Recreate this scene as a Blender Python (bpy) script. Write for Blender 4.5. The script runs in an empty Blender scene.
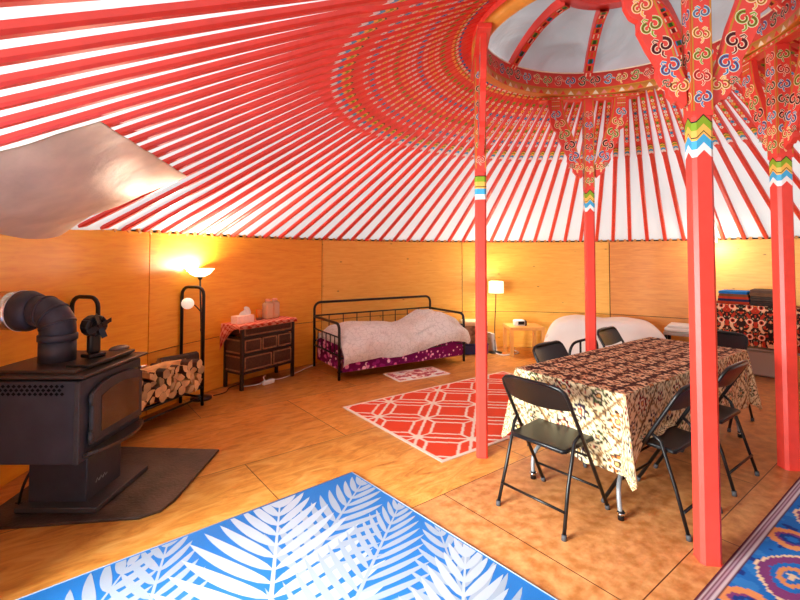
import bpy, bmesh, math, random
from mathutils import Vector, Matrix, noise
random.seed(7)
PI = math.pi
scn = bpy.context.scene
COL = scn.collection
CX, CY, RW = 1.7305, 3.4678, 4.306      # yurt centre and wall radius
WH = 1.785                               # wall height
RR, RZ = 1.15, 3.30                     # crown radius and rafter height there
SL = (RZ - WH) / (RW - RR)

# ------------------------------------------------------------------ colours
def lin(c):
    return tuple((x / 12.92 if x <= .04045 else ((x + .055) / 1.055) ** 2.4) for x in c)
def rgb(r, g, b):
    return lin((r / 255, g / 255, b / 255))

# ------------------------------------------------------------------ materials
def nodes(name):
    m = bpy.data.materials.new(name); m.use_nodes = True
    nt = m.node_tree
    return m, nt, nt.nodes['Principled BSDF']
def mat(name, col, rough=.6, metal=0, var=0, vscale=8, bump=0, bscale=60, stretch=(1, 1, 1), spec=.5, sheen=0, trans=0, coat=0, emit=None, estr=0):
    m, nt, b = nodes(name)
    b.inputs['Roughness'].default_value = rough
    b.inputs['Metallic'].default_value = metal
    b.inputs['Specular IOR Level'].default_value = spec
    if coat: b.inputs['Coat Weight'].default_value = coat
    if sheen: b.inputs['Sheen Weight'].default_value = sheen
    if trans: b.inputs['Transmission Weight'].default_value = trans
    b.inputs['Base Color'].default_value = (*col, 1)
    if emit:
        b.inputs['Emission Color'].default_value = (*emit, 1); b.inputs['Emission Strength'].default_value = estr
    if var or bump:
        tc = nt.nodes.new('ShaderNodeTexCoord'); mp = nt.nodes.new('ShaderNodeMapping')
        mp.inputs['Scale'].default_value = stretch
        nt.links.new(tc.outputs['Object'], mp.inputs[0])
    if var:
        n = nt.nodes.new('ShaderNodeTexNoise'); n.inputs['Scale'].default_value = vscale; n.inputs['Detail'].default_value = 5
        nt.links.new(mp.outputs[0], n.inputs['Vector'])
        r = nt.nodes.new('ShaderNodeValToRGB')
        r.color_ramp.elements[0].position = .3; r.color_ramp.elements[1].position = .7
        r.color_ramp.elements[0].color = (*[max(0, c * (1 - var)) for c in col], 1)
        r.color_ramp.elements[1].color = (*[min(1, c * (1 + var)) for c in col], 1)
        nt.links.new(n.outputs['Fac'], r.inputs[0]); nt.links.new(r.outputs[0], b.inputs['Base Color'])
    if bump:
        n2 = nt.nodes.new('ShaderNodeTexNoise'); n2.inputs['Scale'].default_value = bscale; n2.inputs['Detail'].default_value = 4
        nt.links.new(mp.outputs[0], n2.inputs['Vector'])
        bp = nt.nodes.new('ShaderNodeBump'); bp.inputs['Strength'].default_value = bump; bp.inputs['Distance'].default_value = .01
        nt.links.new(n2.outputs['Fac'], bp.inputs['Height']); nt.links.new(bp.outputs[0], b.inputs['Normal'])
    return m
def mat_attr(name, rough=.7, bump=0, bscale=300, spec=.3, sheen=0):
    """paint, print or weave whose pattern is stored on the mesh"""
    m, nt, b = nodes(name)
    a = nt.nodes.new('ShaderNodeAttribute'); a.attribute_name = 'Col'
    nt.links.new(a.outputs['Color'], b.inputs['Base Color'])
    b.inputs['Roughness'].default_value = rough; b.inputs['Specular IOR Level'].default_value = spec
    if sheen: b.inputs['Sheen Weight'].default_value = sheen
    if bump:
        tc = nt.nodes.new('ShaderNodeTexCoord')
        n2 = nt.nodes.new('ShaderNodeTexNoise'); n2.inputs['Scale'].default_value = bscale
        nt.links.new(tc.outputs['Object'], n2.inputs['Vector'])
        bp = nt.nodes.new('ShaderNodeBump'); bp.inputs['Strength'].default_value = bump; bp.inputs['Distance'].default_value = .004
        nt.links.new(n2.outputs['Fac'], bp.inputs['Height']); nt.links.new(bp.outputs[0], b.inputs['Normal'])
    return m
def ply_material(name, c_dark, c_mid, c_light, rough=.45, knots=True, vertical_axis='z', seed=0.0):
    m, nt, b = nodes(name); L = nt.links.new
    tc = nt.nodes.new('ShaderNodeTexCoord'); mp = nt.nodes.new('ShaderNodeMapping')
    mp.inputs['Location'].default_value = (seed, seed * .7, seed * 1.3)
    mp.inputs['Scale'].default_value = (1.6, 1.6, 16) if vertical_axis == 'z' else (1, 9, 1)
    L(tc.outputs['Object'], mp.inputs[0])
    n = nt.nodes.new('ShaderNodeTexNoise'); n.inputs['Scale'].default_value = 2.2; n.inputs['Detail'].default_value = 7; n.inputs['Roughness'].default_value = .6; n.inputs['Distortion'].default_value = .8
    L(mp.outputs[0], n.inputs['Vector'])
    r = nt.nodes.new('ShaderNodeValToRGB'); e = r.color_ramp.elements
    e[0].position = .18; e[0].color = (*c_dark, 1); e[1].position = .82; e[1].color = (*c_light, 1)
    k = e.new(.5); k.color = (*c_mid, 1)
    L(n.outputs['Fac'], r.inputs[0]); out = r.outputs[0]
    if knots:
        v = nt.nodes.new('ShaderNodeTexVoronoi'); v.inputs['Scale'].default_value = 6.5; v.inputs['Randomness'].default_value = 1
        mp2 = nt.nodes.new('ShaderNodeMapping'); mp2.inputs['Scale'].default_value = (.75, .75, 1.5); mp2.inputs['Location'].default_value = (seed * 3, seed, seed)
        L(tc.outputs['Object'], mp2.inputs[0]); L(mp2.outputs[0], v.inputs['Vector'])
        rk = nt.nodes.new('ShaderNodeValToRGB'); rk.color_ramp.elements[0].position = .05; rk.color_ramp.elements[1].position = .13
        rk.color_ramp.elements[0].color = (1, 1, 1, 1); rk.color_ramp.elements[1].color = (0, 0, 0, 1)
        L(v.outputs['Distance'], rk.inputs[0])
        mul = nt.nodes.new('ShaderNodeMath'); mul.operation = 'MULTIPLY'
        gt = nt.nodes.new('ShaderNodeMath'); gt.operation = 'GREATER_THAN'; gt.inputs[1].default_value = .55
        sp = nt.nodes.new('ShaderNodeSeparateColor'); L(v.outputs['Color'], sp.inputs[0]); L(sp.outputs[0], gt.inputs[0])
        L(rk.outputs[0], mul.inputs[0]); L(gt.outputs[0], mul.inputs[1])
        m2 = nt.nodes.new('ShaderNodeMath'); m2.operation = 'MULTIPLY'; m2.inputs[1].default_value = .75; L(mul.outputs[0], m2.inputs[0])
        mx = nt.nodes.new('ShaderNodeMix'); mx.data_type = 'RGBA'
        L(m2.outputs[0], mx.inputs['Factor']); L(out, mx.inputs['A']); mx.inputs['B'].default_value = (*[c * .22 for c in c_dark], 1)
        out = mx.outputs['Result']
    L(out, b.inputs['Base Color'])
    b.inputs['Roughness'].default_value = rough; b.inputs['Specular IOR Level'].default_value = .4
    b.inputs['Coat Weight'].default_value = .35; b.inputs['Coat Roughness'].default_value = .45
    return m

RED = rgb(236, 70, 58)
M = {}
M['red'] = mat('red_paint', RED, .42, var=.07, vscale=12, bump=.08, bscale=40)
M['paint'] = mat_attr('painted_ornament', .45)
M['print'] = mat_attr('printed_cloth', .85, bump=.25, bscale=250, spec=.15)
M['weave'] = mat_attr('woven_rug', .9, bump=.6, bscale=220, spec=.15)
M['plastic_weave'] = mat_attr('woven_plastic_rug', .55, bump=.35, bscale=260, spec=.35)
M['blackmetal'] = mat('black_metal', (.007, .007, .008), .36, .2, bump=.05)
M['blackvinyl'] = mat('black_vinyl', (.004, .0045, .006), .3, bump=.1, bscale=120, spec=.4)
M['stove'] = mat('stove_steel', rgb(50, 50, 58), .5, .2, var=.25, vscale=5, bump=.1, bscale=70)
M['stovetop'] = mat('stove_top_steel', rgb(60, 46, 40), .38, .2, var=.3, vscale=6, bump=.06)
M['castiron'] = mat('cast_iron', rgb(60, 54, 54), .5, .25, var=.2, vscale=8, bump=.25, bscale=120)
M['pipe'] = mat('stove_pipe_steel', rgb(56, 56, 66), .5, .25, var=.3, vscale=6, bump=.1)
M['galv'] = mat('bright_steel', rgb(205, 190, 170), .22, .95, var=.08)
M['stoveglass'] = mat('sooty_glass', rgb(62, 44, 34), .15, 0, var=.6, vscale=6, coat=.5)
M['hearth'] = mat('hearth_mat', rgb(54, 38, 30), .5, 0, var=.85, vscale=7, bump=.4, bscale=50)
M['chrome'] = mat('chrome', (.75, .75, .77), .15, 1)
M['greymetal'] = mat('grey_painted_tube', rgb(150, 158, 164), .4, .3)
M['rubber'] = mat('rubber', rgb(70, 70, 74), .7)
M['bark'] = mat('bark', rgb(86, 62, 46), .9, var=.4, vscale=20, bump=.8, bscale=40)
M['split'] = mat('split_wood', rgb(226, 176, 110), .8, var=.3, vscale=9, bump=.4, bscale=60, stretch=(1, 1, 1))
M['logend'] = mat('log_end', rgb(232, 192, 134), .8, var=.3, vscale=14, bump=.3, bscale=90)
M['darkwood'] = mat('dark_wood', rgb(38, 19, 13), .45, var=.3, vscale=7, stretch=(1, 1, 8))
M['wicker'] = mat('wicker', rgb(84, 52, 32), .7, var=.4, vscale=90, bump=.7, bscale=140, stretch=(1, 1, .5))
M['wickerframe'] = mat('wicker_frame', rgb(150, 104, 68), .6, var=.3, vscale=30)
M['white'] = mat('white_plastic', (.8, .8, .78), .4)
M['paper'] = mat('white_paper', (.82, .8, .77), .8)
M['lightwood'] = mat('light_wood', rgb(222, 160, 84), .45, var=.12, vscale=6, stretch=(1, 8, 1))
M['duvet'] = None
M['mattress'] = mat('mattress_cloth', rgb(206, 198, 190), .9, bump=.2)
M['bedwhite'] = mat('white_bed_cloth', rgb(222, 220, 216), .9, var=.05, vscale=3, bump=.35, bscale=14, sheen=.2)
M['greyplastic'] = mat('grey_plastic', rgb(160, 150, 140), .5)
M['blueplastic'] = mat('blue_plastic', rgb(24, 46, 110), .4)
M['canvasgrey'] = None
M['gold'] = mat('gold_paint', rgb(226, 150, 60), .4, var=.15, vscale=10)
M['stub'] = mat('lattice_wood', rgb(206, 140, 70), .6, var=.25, vscale=20)
M['hole_shade'] = mat('vent_hole_shade', (.002, .002, .002), .9, spec=.1)  # flat black painted for the shade inside the stove's vent holes
M['dark'] = mat('dark_felt', (.02, .014, .01), .95)
M['amber'] = mat('amber_glass', rgb(226, 140, 50), .15, trans=.4)
M['jug'] = mat('clear_jug', rgb(244, 214, 176), .12, trans=.55, spec=.5)
M['pink'] = mat('pink_lid', rgb(226, 150, 120), .5)
M['shade'] = mat('lit_lamp_shade', (.9, .85, .7), .7, emit=(1, .76, .44), estr=1.1)
M['bowl'] = mat('lit_glass_bowl', (.9, .85, .75), .4, emit=(1, .84, .55), estr=2.2)
M['frost'] = mat('frosted_globe', (.85, .8, .72), .35, emit=(1, .85, .65), estr=.35)
M['cloth_any'] = M['print']

def random_tone(m, lo, hi):
    nt = m.node_tree; b = nt.nodes['Principled BSDF']; src = b.inputs['Base Color'].links[0].from_socket
    oi = nt.nodes.new('ShaderNodeObjectInfo'); mr = nt.nodes.new('ShaderNodeMapRange'); hs = nt.nodes.new('ShaderNodeHueSaturation')
    mr.inputs['To Min'].default_value = lo; mr.inputs['To Max'].default_value = hi
    nt.links.new(oi.outputs['Random'], mr.inputs[0]); nt.links.new(mr.outputs[0], hs.inputs['Value']); nt.links.new(src, hs.inputs['Color']); nt.links.new(hs.outputs[0], b.inputs['Base Color'])
for k_ in ('split', 'logend', 'bark'): random_tone(M[k_], .5, 1.12)
def cloth_mat(name, col, var=.15):
    return mat(name, col, .95, var=var, vscale=14, bump=.4, bscale=90, spec=.1)

def make_duvet():
    m, nt, b = nodes('leaf_sprigged_duvet'); L = nt.links.new
    tc = nt.nodes.new('ShaderNodeTexCoord')
    v = nt.nodes.new('ShaderNodeTexVoronoi'); v.inputs['Scale'].default_value = 17; v.feature = 'DISTANCE_TO_EDGE'
    n = nt.nodes.new('ShaderNodeTexNoise'); n.inputs['Scale'].default_value = 9; n.inputs['Detail'].default_value = 4
    L(tc.outputs['Object'], n.inputs['Vector'])
    mx0 = nt.nodes.new('ShaderNodeMix'); mx0.data_type = 'RGBA'; mx0.inputs['Factor'].default_value = .12
    L(tc.outputs['Object'], mx0.inputs['A']); L(n.outputs['Color'], mx0.inputs['B']); L(mx0.outputs['Result'], v.inputs['Vector'])
    r = nt.nodes.new('ShaderNodeValToRGB'); r.color_ramp.elements[0].position = .02; r.color_ramp.elements[1].position = .075
    r.color_ramp.elements[0].color = (*rgb(200, 198, 194), 1); r.color_ramp.elements[1].color = (*rgb(222, 220, 216), 1)
    L(v.outputs['Distance'], r.inputs[0]); L(r.outputs[0], b.inputs['Base Color'])
    b.inputs['Roughness'].default_value = .95; b.inputs['Specular IOR Level'].default_value = .1
    bn = nt.nodes.new('ShaderNodeTexNoise'); bn.inputs['Scale'].default_value = 11; L(tc.outputs['Object'], bn.inputs['Vector'])
    bp = nt.nodes.new('ShaderNodeBump'); bp.inputs['Strength'].default_value = .5; bp.inputs['Distance'].default_value = .02
    L(bn.outputs['Fac'], bp.inputs['Height']); L(bp.outputs[0], b.inputs['Normal'])
    return m
M['duvet'] = make_duvet()

def canvas(name, diff, trn, share, var=.0):
    """thin roof cloth: part of the daylight that falls on its outside comes through"""
    m = bpy.data.materials.new(name); m.use_nodes = True; nt = m.node_tree; nt.nodes.clear(); L = nt.links.new
    o = nt.nodes.new('ShaderNodeOutputMaterial'); mx = nt.nodes.new('ShaderNodeMixShader')
    d = nt.nodes.new('ShaderNodeBsdfDiffuse'); t = nt.nodes.new('ShaderNodeBsdfTranslucent')
    d.inputs[0].default_value = (*diff, 1); t.inputs[0].default_value = (*trn, 1); mx.inputs[0].default_value = share
    if var:
        tc = nt.nodes.new('ShaderNodeTexCoord'); n = nt.nodes.new('ShaderNodeTexNoise'); n.inputs['Scale'].default_value = 1.75; n.inputs['Detail'].default_value = 6; n.inputs['Distortion'].default_value = 1.2
        L(tc.outputs['Object'], n.inputs['Vector'])
        r = nt.nodes.new('ShaderNodeValToRGB'); r.color_ramp.elements[0].position = .3; r.color_ramp.elements[1].position = .7
        r.color_ramp.elements[0].color = (*[c * (1 - var) for c in trn], 1); r.color_ramp.elements[1].color = (*trn, 1)
        L(n.outputs['Fac'], r.inputs[0]); L(r.outputs[0], t.inputs[0])
        bp = nt.nodes.new('ShaderNodeBump'); bp.inputs['Strength'].default_value = .8; bp.inputs['Distance'].default_value = .05
        L(n.outputs['Fac'], bp.inputs['Height']); L(bp.outputs[0], d.inputs['Normal']); L(bp.outputs[0], t.inputs['Normal'])
    L(d.outputs[0], mx.inputs[1]); L(t.outputs[0], mx.inputs[2]); L(mx.outputs[0], o.inputs[0])
    return m
M['canvas'] = canvas('white_roof_canvas', (.86, .84, .84), (.72, .70, .72), .36)
M['canvasgrey'] = canvas('grey_crown_canvas', (.62, .62, .62), (.32, .33, .35), .42, .62)

# ------------------------------------------------------------------ mesh builder
class MB:
    def __init__(s):
        s.bm = bmesh.new(); s.col = s.bm.loops.layers.float_color.new('Col'); s.mats = []
    def mi(s, m):
        if m not in s.mats: s.mats.append(m)
        return s.mats.index(m)
    def paint(s, faces, m, c=None, smooth=False):
        i = s.mi(m)
        for f in faces:
            f.material_index = i; f.smooth = smooth
            if c is not None:
                for l in f.loops: l[s.col] = (*c, 1)
    def raw(s, verts, faces, m, c=None, smooth=False):
        vs = [s.bm.verts.new(v) for v in verts]; out = []
        for f in faces:
            try: out.append(s.bm.faces.new([vs[i] for i in f]))
            except ValueError: pass
        s.paint(out, m, c, smooth); return out
    def box(s, c, d, m, rot=None, bev=0, col=None, seg=2):
        mtx = Matrix.Translation(c) @ (rot.to_4x4() if rot else Matrix()) @ Matrix.Diagonal((*d, 1))
        r = bmesh.ops.create_cube(s.bm, size=1, matrix=mtx); vs = r['verts']
        fs = list({f for v in vs for f in v.link_faces})
        s.paint(fs, m, col)
        if bev:
            es = list({e for v in vs for e in v.link_edges})
            g = bmesh.ops.bevel(s.bm, geom=es, offset=bev, segments=seg, profile=.5, affect='EDGES')
            s.paint(g['faces'], m, col, True)
            for f in fs:
                if f.is_valid: f.smooth = True
        return s
    def tube(s, pts, r, m, seg=10, closed=False, caps=True, col=None):
        pts = [Vector(p) for p in pts]; n = len(pts); rad = r if isinstance(r, (list, tuple)) else [r] * n
        T = []
        for i in range(n):
            a = pts[i - 1] if (i or closed) else pts[0]; b = pts[(i + 1) % n] if (i < n - 1 or closed) else pts[-1]
            T.append((b - a).normalized())
        nrm = T[0].orthogonal().normalized(); rings = []
        for i in range(n):
            nrm = (nrm - T[i] * nrm.dot(T[i])).normalized(); bi = T[i].cross(nrm)
            rings.append([s.bm.verts.new(pts[i] + (nrm * math.cos(2 * PI * k / seg) + bi * math.sin(2 * PI * k / seg)) * rad[i]) for k in range(seg)])
        fs = []
        for i in range(n if closed else n - 1):
            A, B = rings[i], rings[(i + 1) % n]; off = 0
            if closed and i == n - 1:
                off = min(range(seg), key=lambda o: (A[0].co - B[o].co).length)
            for k in range(seg):
                fs.append(s.bm.faces.new((A[k], A[(k + 1) % seg], B[(k + 1 + off) % seg], B[(k + off) % seg])))
        s.paint(fs, m, col, True)
        if caps and not closed:
            s.paint([s.bm.faces.new(rings[0][::-1]), s.bm.faces.new(rings[-1])], m, col)
        return s
    def cyl(s, p0, p1, r0, m, r1=None, seg=16, col=None, caps=True):
        return s.tube([p0, p1], [r0, r0 if r1 is None else r1], m, seg, caps=caps, col=col)
    def lathe(s, prof, m, c=(0, 0, 0), seg=28, mtx=None, col=None, caps=True):
        mt = mtx or Matrix.Translation(c); rings = []
        for r, z in prof:
            rings.append([s.bm.verts.new(mt @ Vector((max(r, .0004) * math.cos(2 * PI * k / seg), max(r, .0004) * math.sin(2 * PI * k / seg), z))) for k in range(seg)])
        fs = []
        for A, B in zip(rings, rings[1:]):
            for k in range(seg): fs.append(s.bm.faces.new((A[k], A[(k + 1) % seg], B[(k + 1) % seg], B[k])))
        s.paint(fs, m, col, True)
        if caps: s.paint([s.bm.faces.new(rings[0][::-1]), s.bm.faces.new(rings[-1])], m, col)
        return s
    def ell(s, c, r, m, seg=20, rings=12, col=None, rot=None):
        mtx = Matrix.Translation(c) @ (rot.to_4x4() if rot else Matrix()) @ Matrix.Diagonal((*r, 1))
        g = bmesh.ops.create_uvsphere(s.bm, u_segments=seg, v_segments=rings, radius=1, matrix=mtx)
        s.paint(list({f for v in g['verts'] for f in v.link_faces}), m, col, True); return s
    def prism(s, poly, h, m, mtx=Matrix(), col=None, bev=0):
        n = len(poly)
        a = [s.bm.verts.new(mtx @ Vector((x, y, 0))) for x, y in poly]; b = [s.bm.verts.new(mtx @ Vector((x, y, h))) for x, y in poly]
        fs = [s.bm.faces.new(a[::-1]), s.bm.faces.new(b)]
        for i in range(n): fs.append(s.bm.faces.new((a[i], a[(i + 1) % n], b[(i + 1) % n], b[i])))
        s.paint(fs, m, col)
        if bev:
            es = [e for f in fs[:2] for e in f.edges]
            g = bmesh.ops.bevel(s.bm, geom=es, offset=bev, segments=2, profile=.5, affect='EDGES')
            s.paint(g['faces'], m, col, True)
        return s
    def poly(s, pts, m, col=None):
        s.raw(pts, [range(len(pts))], m, col); return s
    def ribbon(s, pts, w, m, mtx, z, col):
        """flat painted stroke in the local xy plane of mtx, at height z; w = half widths"""
        n = len(pts); L = []; R = []
        for i in range(n):
            a = Vector(pts[max(i - 1, 0)]); b = Vector(pts[min(i + 1, n - 1)]); t = (b - a)
            if t.length < 1e-9: t = Vector((1, 0))
            t.normalize(); q = Vector((-t.y, t.x)); ww = w[i] if isinstance(w, (list, tuple)) else w
            p = Vector(pts[i]); L.append(mtx @ Vector((*(p + q * ww), z))); R.append(mtx @ Vector((*(p - q * ww), z)))
        s.raw(L + R, [(i, n + i, n + i + 1, i + 1) for i in range(n - 1)], m, col); return s
    def grid(s, f, nu, nv, m, smooth=True, colf=None, thick=None):
        vs = [[s.bm.verts.new(f(i / nu, j / nv)) for j in range(nv + 1)] for i in range(nu + 1)]
        fs = []; cols = []
        for i in range(nu):
            for j in range(nv):
                fs.append(s.bm.faces.new((vs[i][j], vs[i + 1][j], vs[i + 1][j + 1], vs[i][j + 1])))
        s.paint(fs, m, None, smooth)
        if colf:
            cv = {}
            for i in range(nu + 1):
                for j in range(nv + 1): cv[vs[i][j]] = (*colf(i / nu, j / nv), 1)
            for fc in fs:
                for l in fc.loops: l[s.col] = cv[l.vert]
        return s
    def build(s, name, parent=None, sharp=None, loc=None):
        me = bpy.data.meshes.new(name); s.bm.normal_update(); s.bm.to_mesh(me); s.bm.free()
        for m in s.mats: me.materials.append(m)
        o = bpy.data.objects.new(name, me); COL.objects.link(o)
        if parent: o.parent = parent
        if loc: o.location = loc
        return o

def tag(o, label, cat, group=None):
    o['label'] = label; o['category'] = cat
    if group: o['group'] = group
    return o
def thing(name, label, cat, loc=(0, 0, 0), rz=0, group=None):
    o = bpy.data.objects.new(name, None); COL.objects.link(o); o.empty_display_size = .1
    o.location = loc; o.rotation_euler = (0, 0, rz)
    return tag(o, label, cat, group)
def struct(o):
    o['kind'] = 'structure'; return o
def dup(root, label=None, loc=None, rz=None, group=None):
    r = root.copy(); COL.objects.link(r)
    if loc is not None: r.location = loc
    if rz is not None: r.rotation_euler = (0, 0, rz)
    if label: r['label'] = label
    if group: r['group'] = group
    def rec(a, b):
        for ch in list(a.children):
            c = ch.copy(); COL.objects.link(c); c.parent = b; rec(ch, c)
    rec(root, r)
    return r
def Rz(a): return Matrix.Rotation(a, 3, 'Z')
def Ry(a): return Matrix.Rotation(a, 3, 'Y')
def Rx(a): return Matrix.Rotation(a, 3, 'X')
def frame(o, x, y):
    x = Vector(x).normalized(); y = Vector(y).normalized(); z = x.cross(y)
    m = Matrix((x, y, z)).transposed().to_4x4(); return Matrix.Translation(o) @ m
def pol(az, r, z=0):
    a = math.radians(az); return Vector((CX + r * math.cos(a), CY + r * math.sin(a), z))
def rwf(az):
    a = az % 360; t = max(0, min(1, (a - 167) / 10)); t *= max(0, min(1, (212 - a) / 10)); t = t * t * (3 - 2 * t)
    return RW + .11 * t
def arc(c, r, a0, a1, n, ax='xz', const=0):
    out = []
    for i in range(n + 1):
        a = math.radians(a0 + (a1 - a0) * i / n); p, q = c[0] + r * math.cos(a), c[1] + r * math.sin(a)
        out.append({'xz': (p, const, q), 'yz': (const, p, q), 'xy': (p, q, const)}[ax])
    return out
def smoothpath(pts, n=6):
    P = [Vector(p) for p in pts]; P = [P[0]] + P + [P[-1]]; out = []
    for i in range(1, len(P) - 2):
        for k in range(n):
            t = k / n; a, b, c, d = P[i - 1:i + 3]
            out.append(.5 * ((2 * b) + (-a + c) * t + (2 * a - 5 * b + 4 * c - d) * t * t + (-a + 3 * b - 3 * c + d) * t ** 3))
    out.append(P[-2]); return out
# ================================================================== THE ROOM
# floor: varnished plywood sheets laid square to the four posts
def floor_material():
    m, nt, b = nodes('varnished_plywood_floor'); L = nt.links.new
    tc = nt.nodes.new('ShaderNodeTexCoord'); mp = nt.nodes.new('ShaderNodeMapping'); mp.vector_type = 'POINT'
    mp.inputs['Rotation'].default_value = (0, 0, math.radians(-38)); L(tc.outputs['Object'], mp.inputs[0])
    off = nt.nodes.new('ShaderNodeMapping'); off.inputs['Location'].default_value = (.55, -.98, 0); L(mp.outputs[0], off.inputs[0])
    br = nt.nodes.new('ShaderNodeTexBrick'); br.offset = .5; br.inputs['Scale'].default_value = 1
    br.inputs['Brick Width'].default_value = 1.754; br.inputs['Row Height'].default_value = 1.22; br.inputs['Mortar Size'].default_value = .0035
    br.inputs['Mortar Smooth'].default_value = .3; br.inputs['Bias'].default_value = 0
    br.inputs['Color1'].default_value = (0, 0, 0, 1); br.inputs['Color2'].default_value = (1, 1, 1, 1); br.inputs['Mortar'].default_value = (.5, .5, .5, 1)
    L(off.outputs[0], br.inputs['Vector'])
    st = nt.nodes.new('ShaderNodeMapping'); st.inputs['Scale'].default_value = (1, 3.2, 1); L(mp.outputs[0], st.inputs[0])
    n = nt.nodes.new('ShaderNodeTexNoise'); n.inputs['Scale'].default_value = 3.0; n.inputs['Detail'].default_value = 9; n.inputs['Roughness'].default_value = .68; n.inputs['Distortion'].default_value = 1.6
    L(st.outputs[0], n.inputs['Vector'])
    r = nt.nodes.new('ShaderNodeValToRGB'); e = r.color_ramp.elements
    e[0].position = .3; e[0].color = (*rgb(180, 104, 40), 1); e[1].position = .72; e[1].color = (*rgb(242, 184, 104), 1)
    k = e.new(.5); k.color = (*rgb(222, 148, 66), 1)
    L(n.outputs['Fac'], r.inputs[0])
    hs = nt.nodes.new('ShaderNodeHueSaturation')
    mr = nt.nodes.new('ShaderNodeMapRange'); mr.inputs['To Min'].default_value = .86; mr.inputs['To Max'].default_value = 1.1
    L(br.outputs['Color'], mr.inputs[0]); L(mr.outputs[0], hs.inputs['Value'])
    L(r.outputs[0], hs.inputs['Color'])
    # worn, greyer patches of the right-hand sheets
    n3 = nt.nodes.new('ShaderNodeTexNoise'); n3.inputs['Scale'].default_value = 14; n3.inputs['Detail'].default_value = 6; L(tc.outputs['Object'], n3.inputs['Vector'])
    sx = nt.nodes.new('ShaderNodeSeparateXYZ'); L(mp.outputs[0], sx.inputs[0])
    w = nt.nodes.new('ShaderNodeMath'); w.operation = 'LESS_THAN'; w.inputs[1].default_value = 2.2; L(sx.outputs[1], w.inputs[0])
    w2 = nt.nodes.new('ShaderNodeMath'); w2.operation = 'MULTIPLY'; L(w.outputs[0], w2.inputs[0]); w2.inputs[1].default_value = .75
    worn = nt.nodes.new('ShaderNodeValToRGB'); worn.color_ramp.elements[0].position = .35; worn.color_ramp.elements[1].position = .68
    worn.color_ramp.elements[0].color = (*rgb(150, 88, 48), 1); worn.color_ramp.elements[1].color = (*rgb(204, 142, 94), 1); L(n3.outputs['Fac'], worn.inputs[0])
    m0 = nt.nodes.new('ShaderNodeMix'); m0.data_type = 'RGBA'; L(w2.outputs[0], m0.inputs['Factor']); L(hs.outputs[0], m0.inputs['A']); L(worn.outputs[0], m0.inputs['B'])
    mx = nt.nodes.new('ShaderNodeMix'); mx.data_type = 'RGBA'
    L(br.outputs['Fac'], mx.inputs['Factor']); L(m0.outputs['Result'], mx.inputs['A']); mx.inputs['B'].default_value = (*rgb(84, 42, 20), 1)
    L(mx.outputs['Result'], b.inputs['Base Color'])
    rr = nt.nodes.new('ShaderNodeMapRange'); rr.inputs['To Min'].default_value = .28; rr.inputs['To Max'].default_value = .5; L(n3.outputs['Fac'], rr.inputs[0]); L(rr.outputs[0], b.inputs['Roughness'])
    b.inputs['Specular IOR Level'].default_value = .35
    return m
f = MB()
f.lathe([(.001, 0), (RW + .25, 0), (RW + .25, -.08), (.001, -.08)], floor_material(), (CX, CY, 0), 96, caps=False)
struct(f.build('floor'))

# walls: bent plywood sheets, the upper one over a narrow lower strip
WC = [(rgb(226, 140, 18), rgb(240, 164, 28), rgb(248, 184, 46)), (rgb(224, 138, 28), rgb(240, 164, 42), rgb(248, 184, 62)),
      (rgb(224, 158, 62), rgb(238, 182, 80), rgb(246, 200, 102)), (rgb(224, 158, 60), rgb(238, 182, 76), rgb(246, 200, 98)), (rgb(200, 120, 40), rgb(220, 144, 52), rgb(234, 166, 72))]
WM = [ply_material('plywood_%d' % i, *c, knots=i in (2, 3), seed=i * 3.7) for i, c in enumerate(WC)]
def wall_panel(name, a0, a1, wm, top=WH):
    b = MB(); n = max(4, int((a1 - a0) / 2)); g = .075
    for z0, z1, r in ((.004, .597, .006), (.606, top, 0)):
        def P(u, v, r=r, z0=z0, z1=z1): a = a0 + g + (a1 - a0 - 2 * g) * u; return pol(a, rwf(a) + r, z0 + (z1 - z0) * v)
        def Q(u, v, r=r, z0=z0, z1=z1): a = a1 - g - (a1 - a0 - 2 * g) * u; return pol(a, rwf(a) + r + .012, z0 + (z1 - z0) * v)
        b.grid(P, n, 1, wm); b.grid(Q, n, 1, wm)
        ins = [(a0 + g, a1 - g)]
        b.grid(lambda u, v, r=r, z1=z1: pol(a0 + g + (a1 - a0 - 2 * g) * u, rwf(a0 + g + (a1 - a0 - 2 * g) * u) + r + .012 * v, z1), n, 1, wm)
        for a in (a0 + g, a1 - g):
            r = r + rwf(a) if r < 1 else r
            b.raw([pol(a, r, z0), pol(a, r + .012, z0), pol(a, r + .012, z1), pol(a, r, z1)], [(0, 1, 2, 3)], wm)
    return struct(b.build(name))
wall_panel('wall_left', 166.7, 199.0, WM[0])
wall_panel('wall_left_back', 131.9, 166.7, WM[1])
wall_panel('wall_back', 99.0, 131.9, WM[2])
wall_panel('wall_back_middle', 66.8, 99.0, WM[3])
wall_panel('wall_back_right', 48.1, 66.8, WM[4])
wall_panel('wall_right', 15.5, 48.1, WM[3])
wall_panel('wall_right_front', -17.0, 15.5, WM[4])
wall_panel('wall_front', -52.0, -17.0, WM[1])
wall_panel('wall_front_left', 224.5, 308.0, WM[0])
wall_panel('wall_door_side', 199.0, 208.0, WM[0])
# felt behind the sheets, so that the joints read dark; open at the doorway
b = MB()
b.grid(lambda u, v: pol(-135.5 + (343.5) * u, rwf(-135.5 + 343.5 * u) + .05, -.02 + (WH + .06) * v), 120, 1, M['dark'])
b.grid(lambda u, v: pol(-135.5 + (343.5) * u, rwf(-135.5 + 343.5 * u) + .07, -.02 + (WH + .06) * v), 120, 1, M['dark'])
struct(b.build('wall_outer_felt'))
# door posts and threshold of the open doorway
b = MB()
for az in (208.0, 224.5):
    b.box(pol(az, RW + .02, .92), (.12, .06, 1.84), M['red'], Rz(math.radians(az)), .006)
struct(b.build('door_1'))
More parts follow.
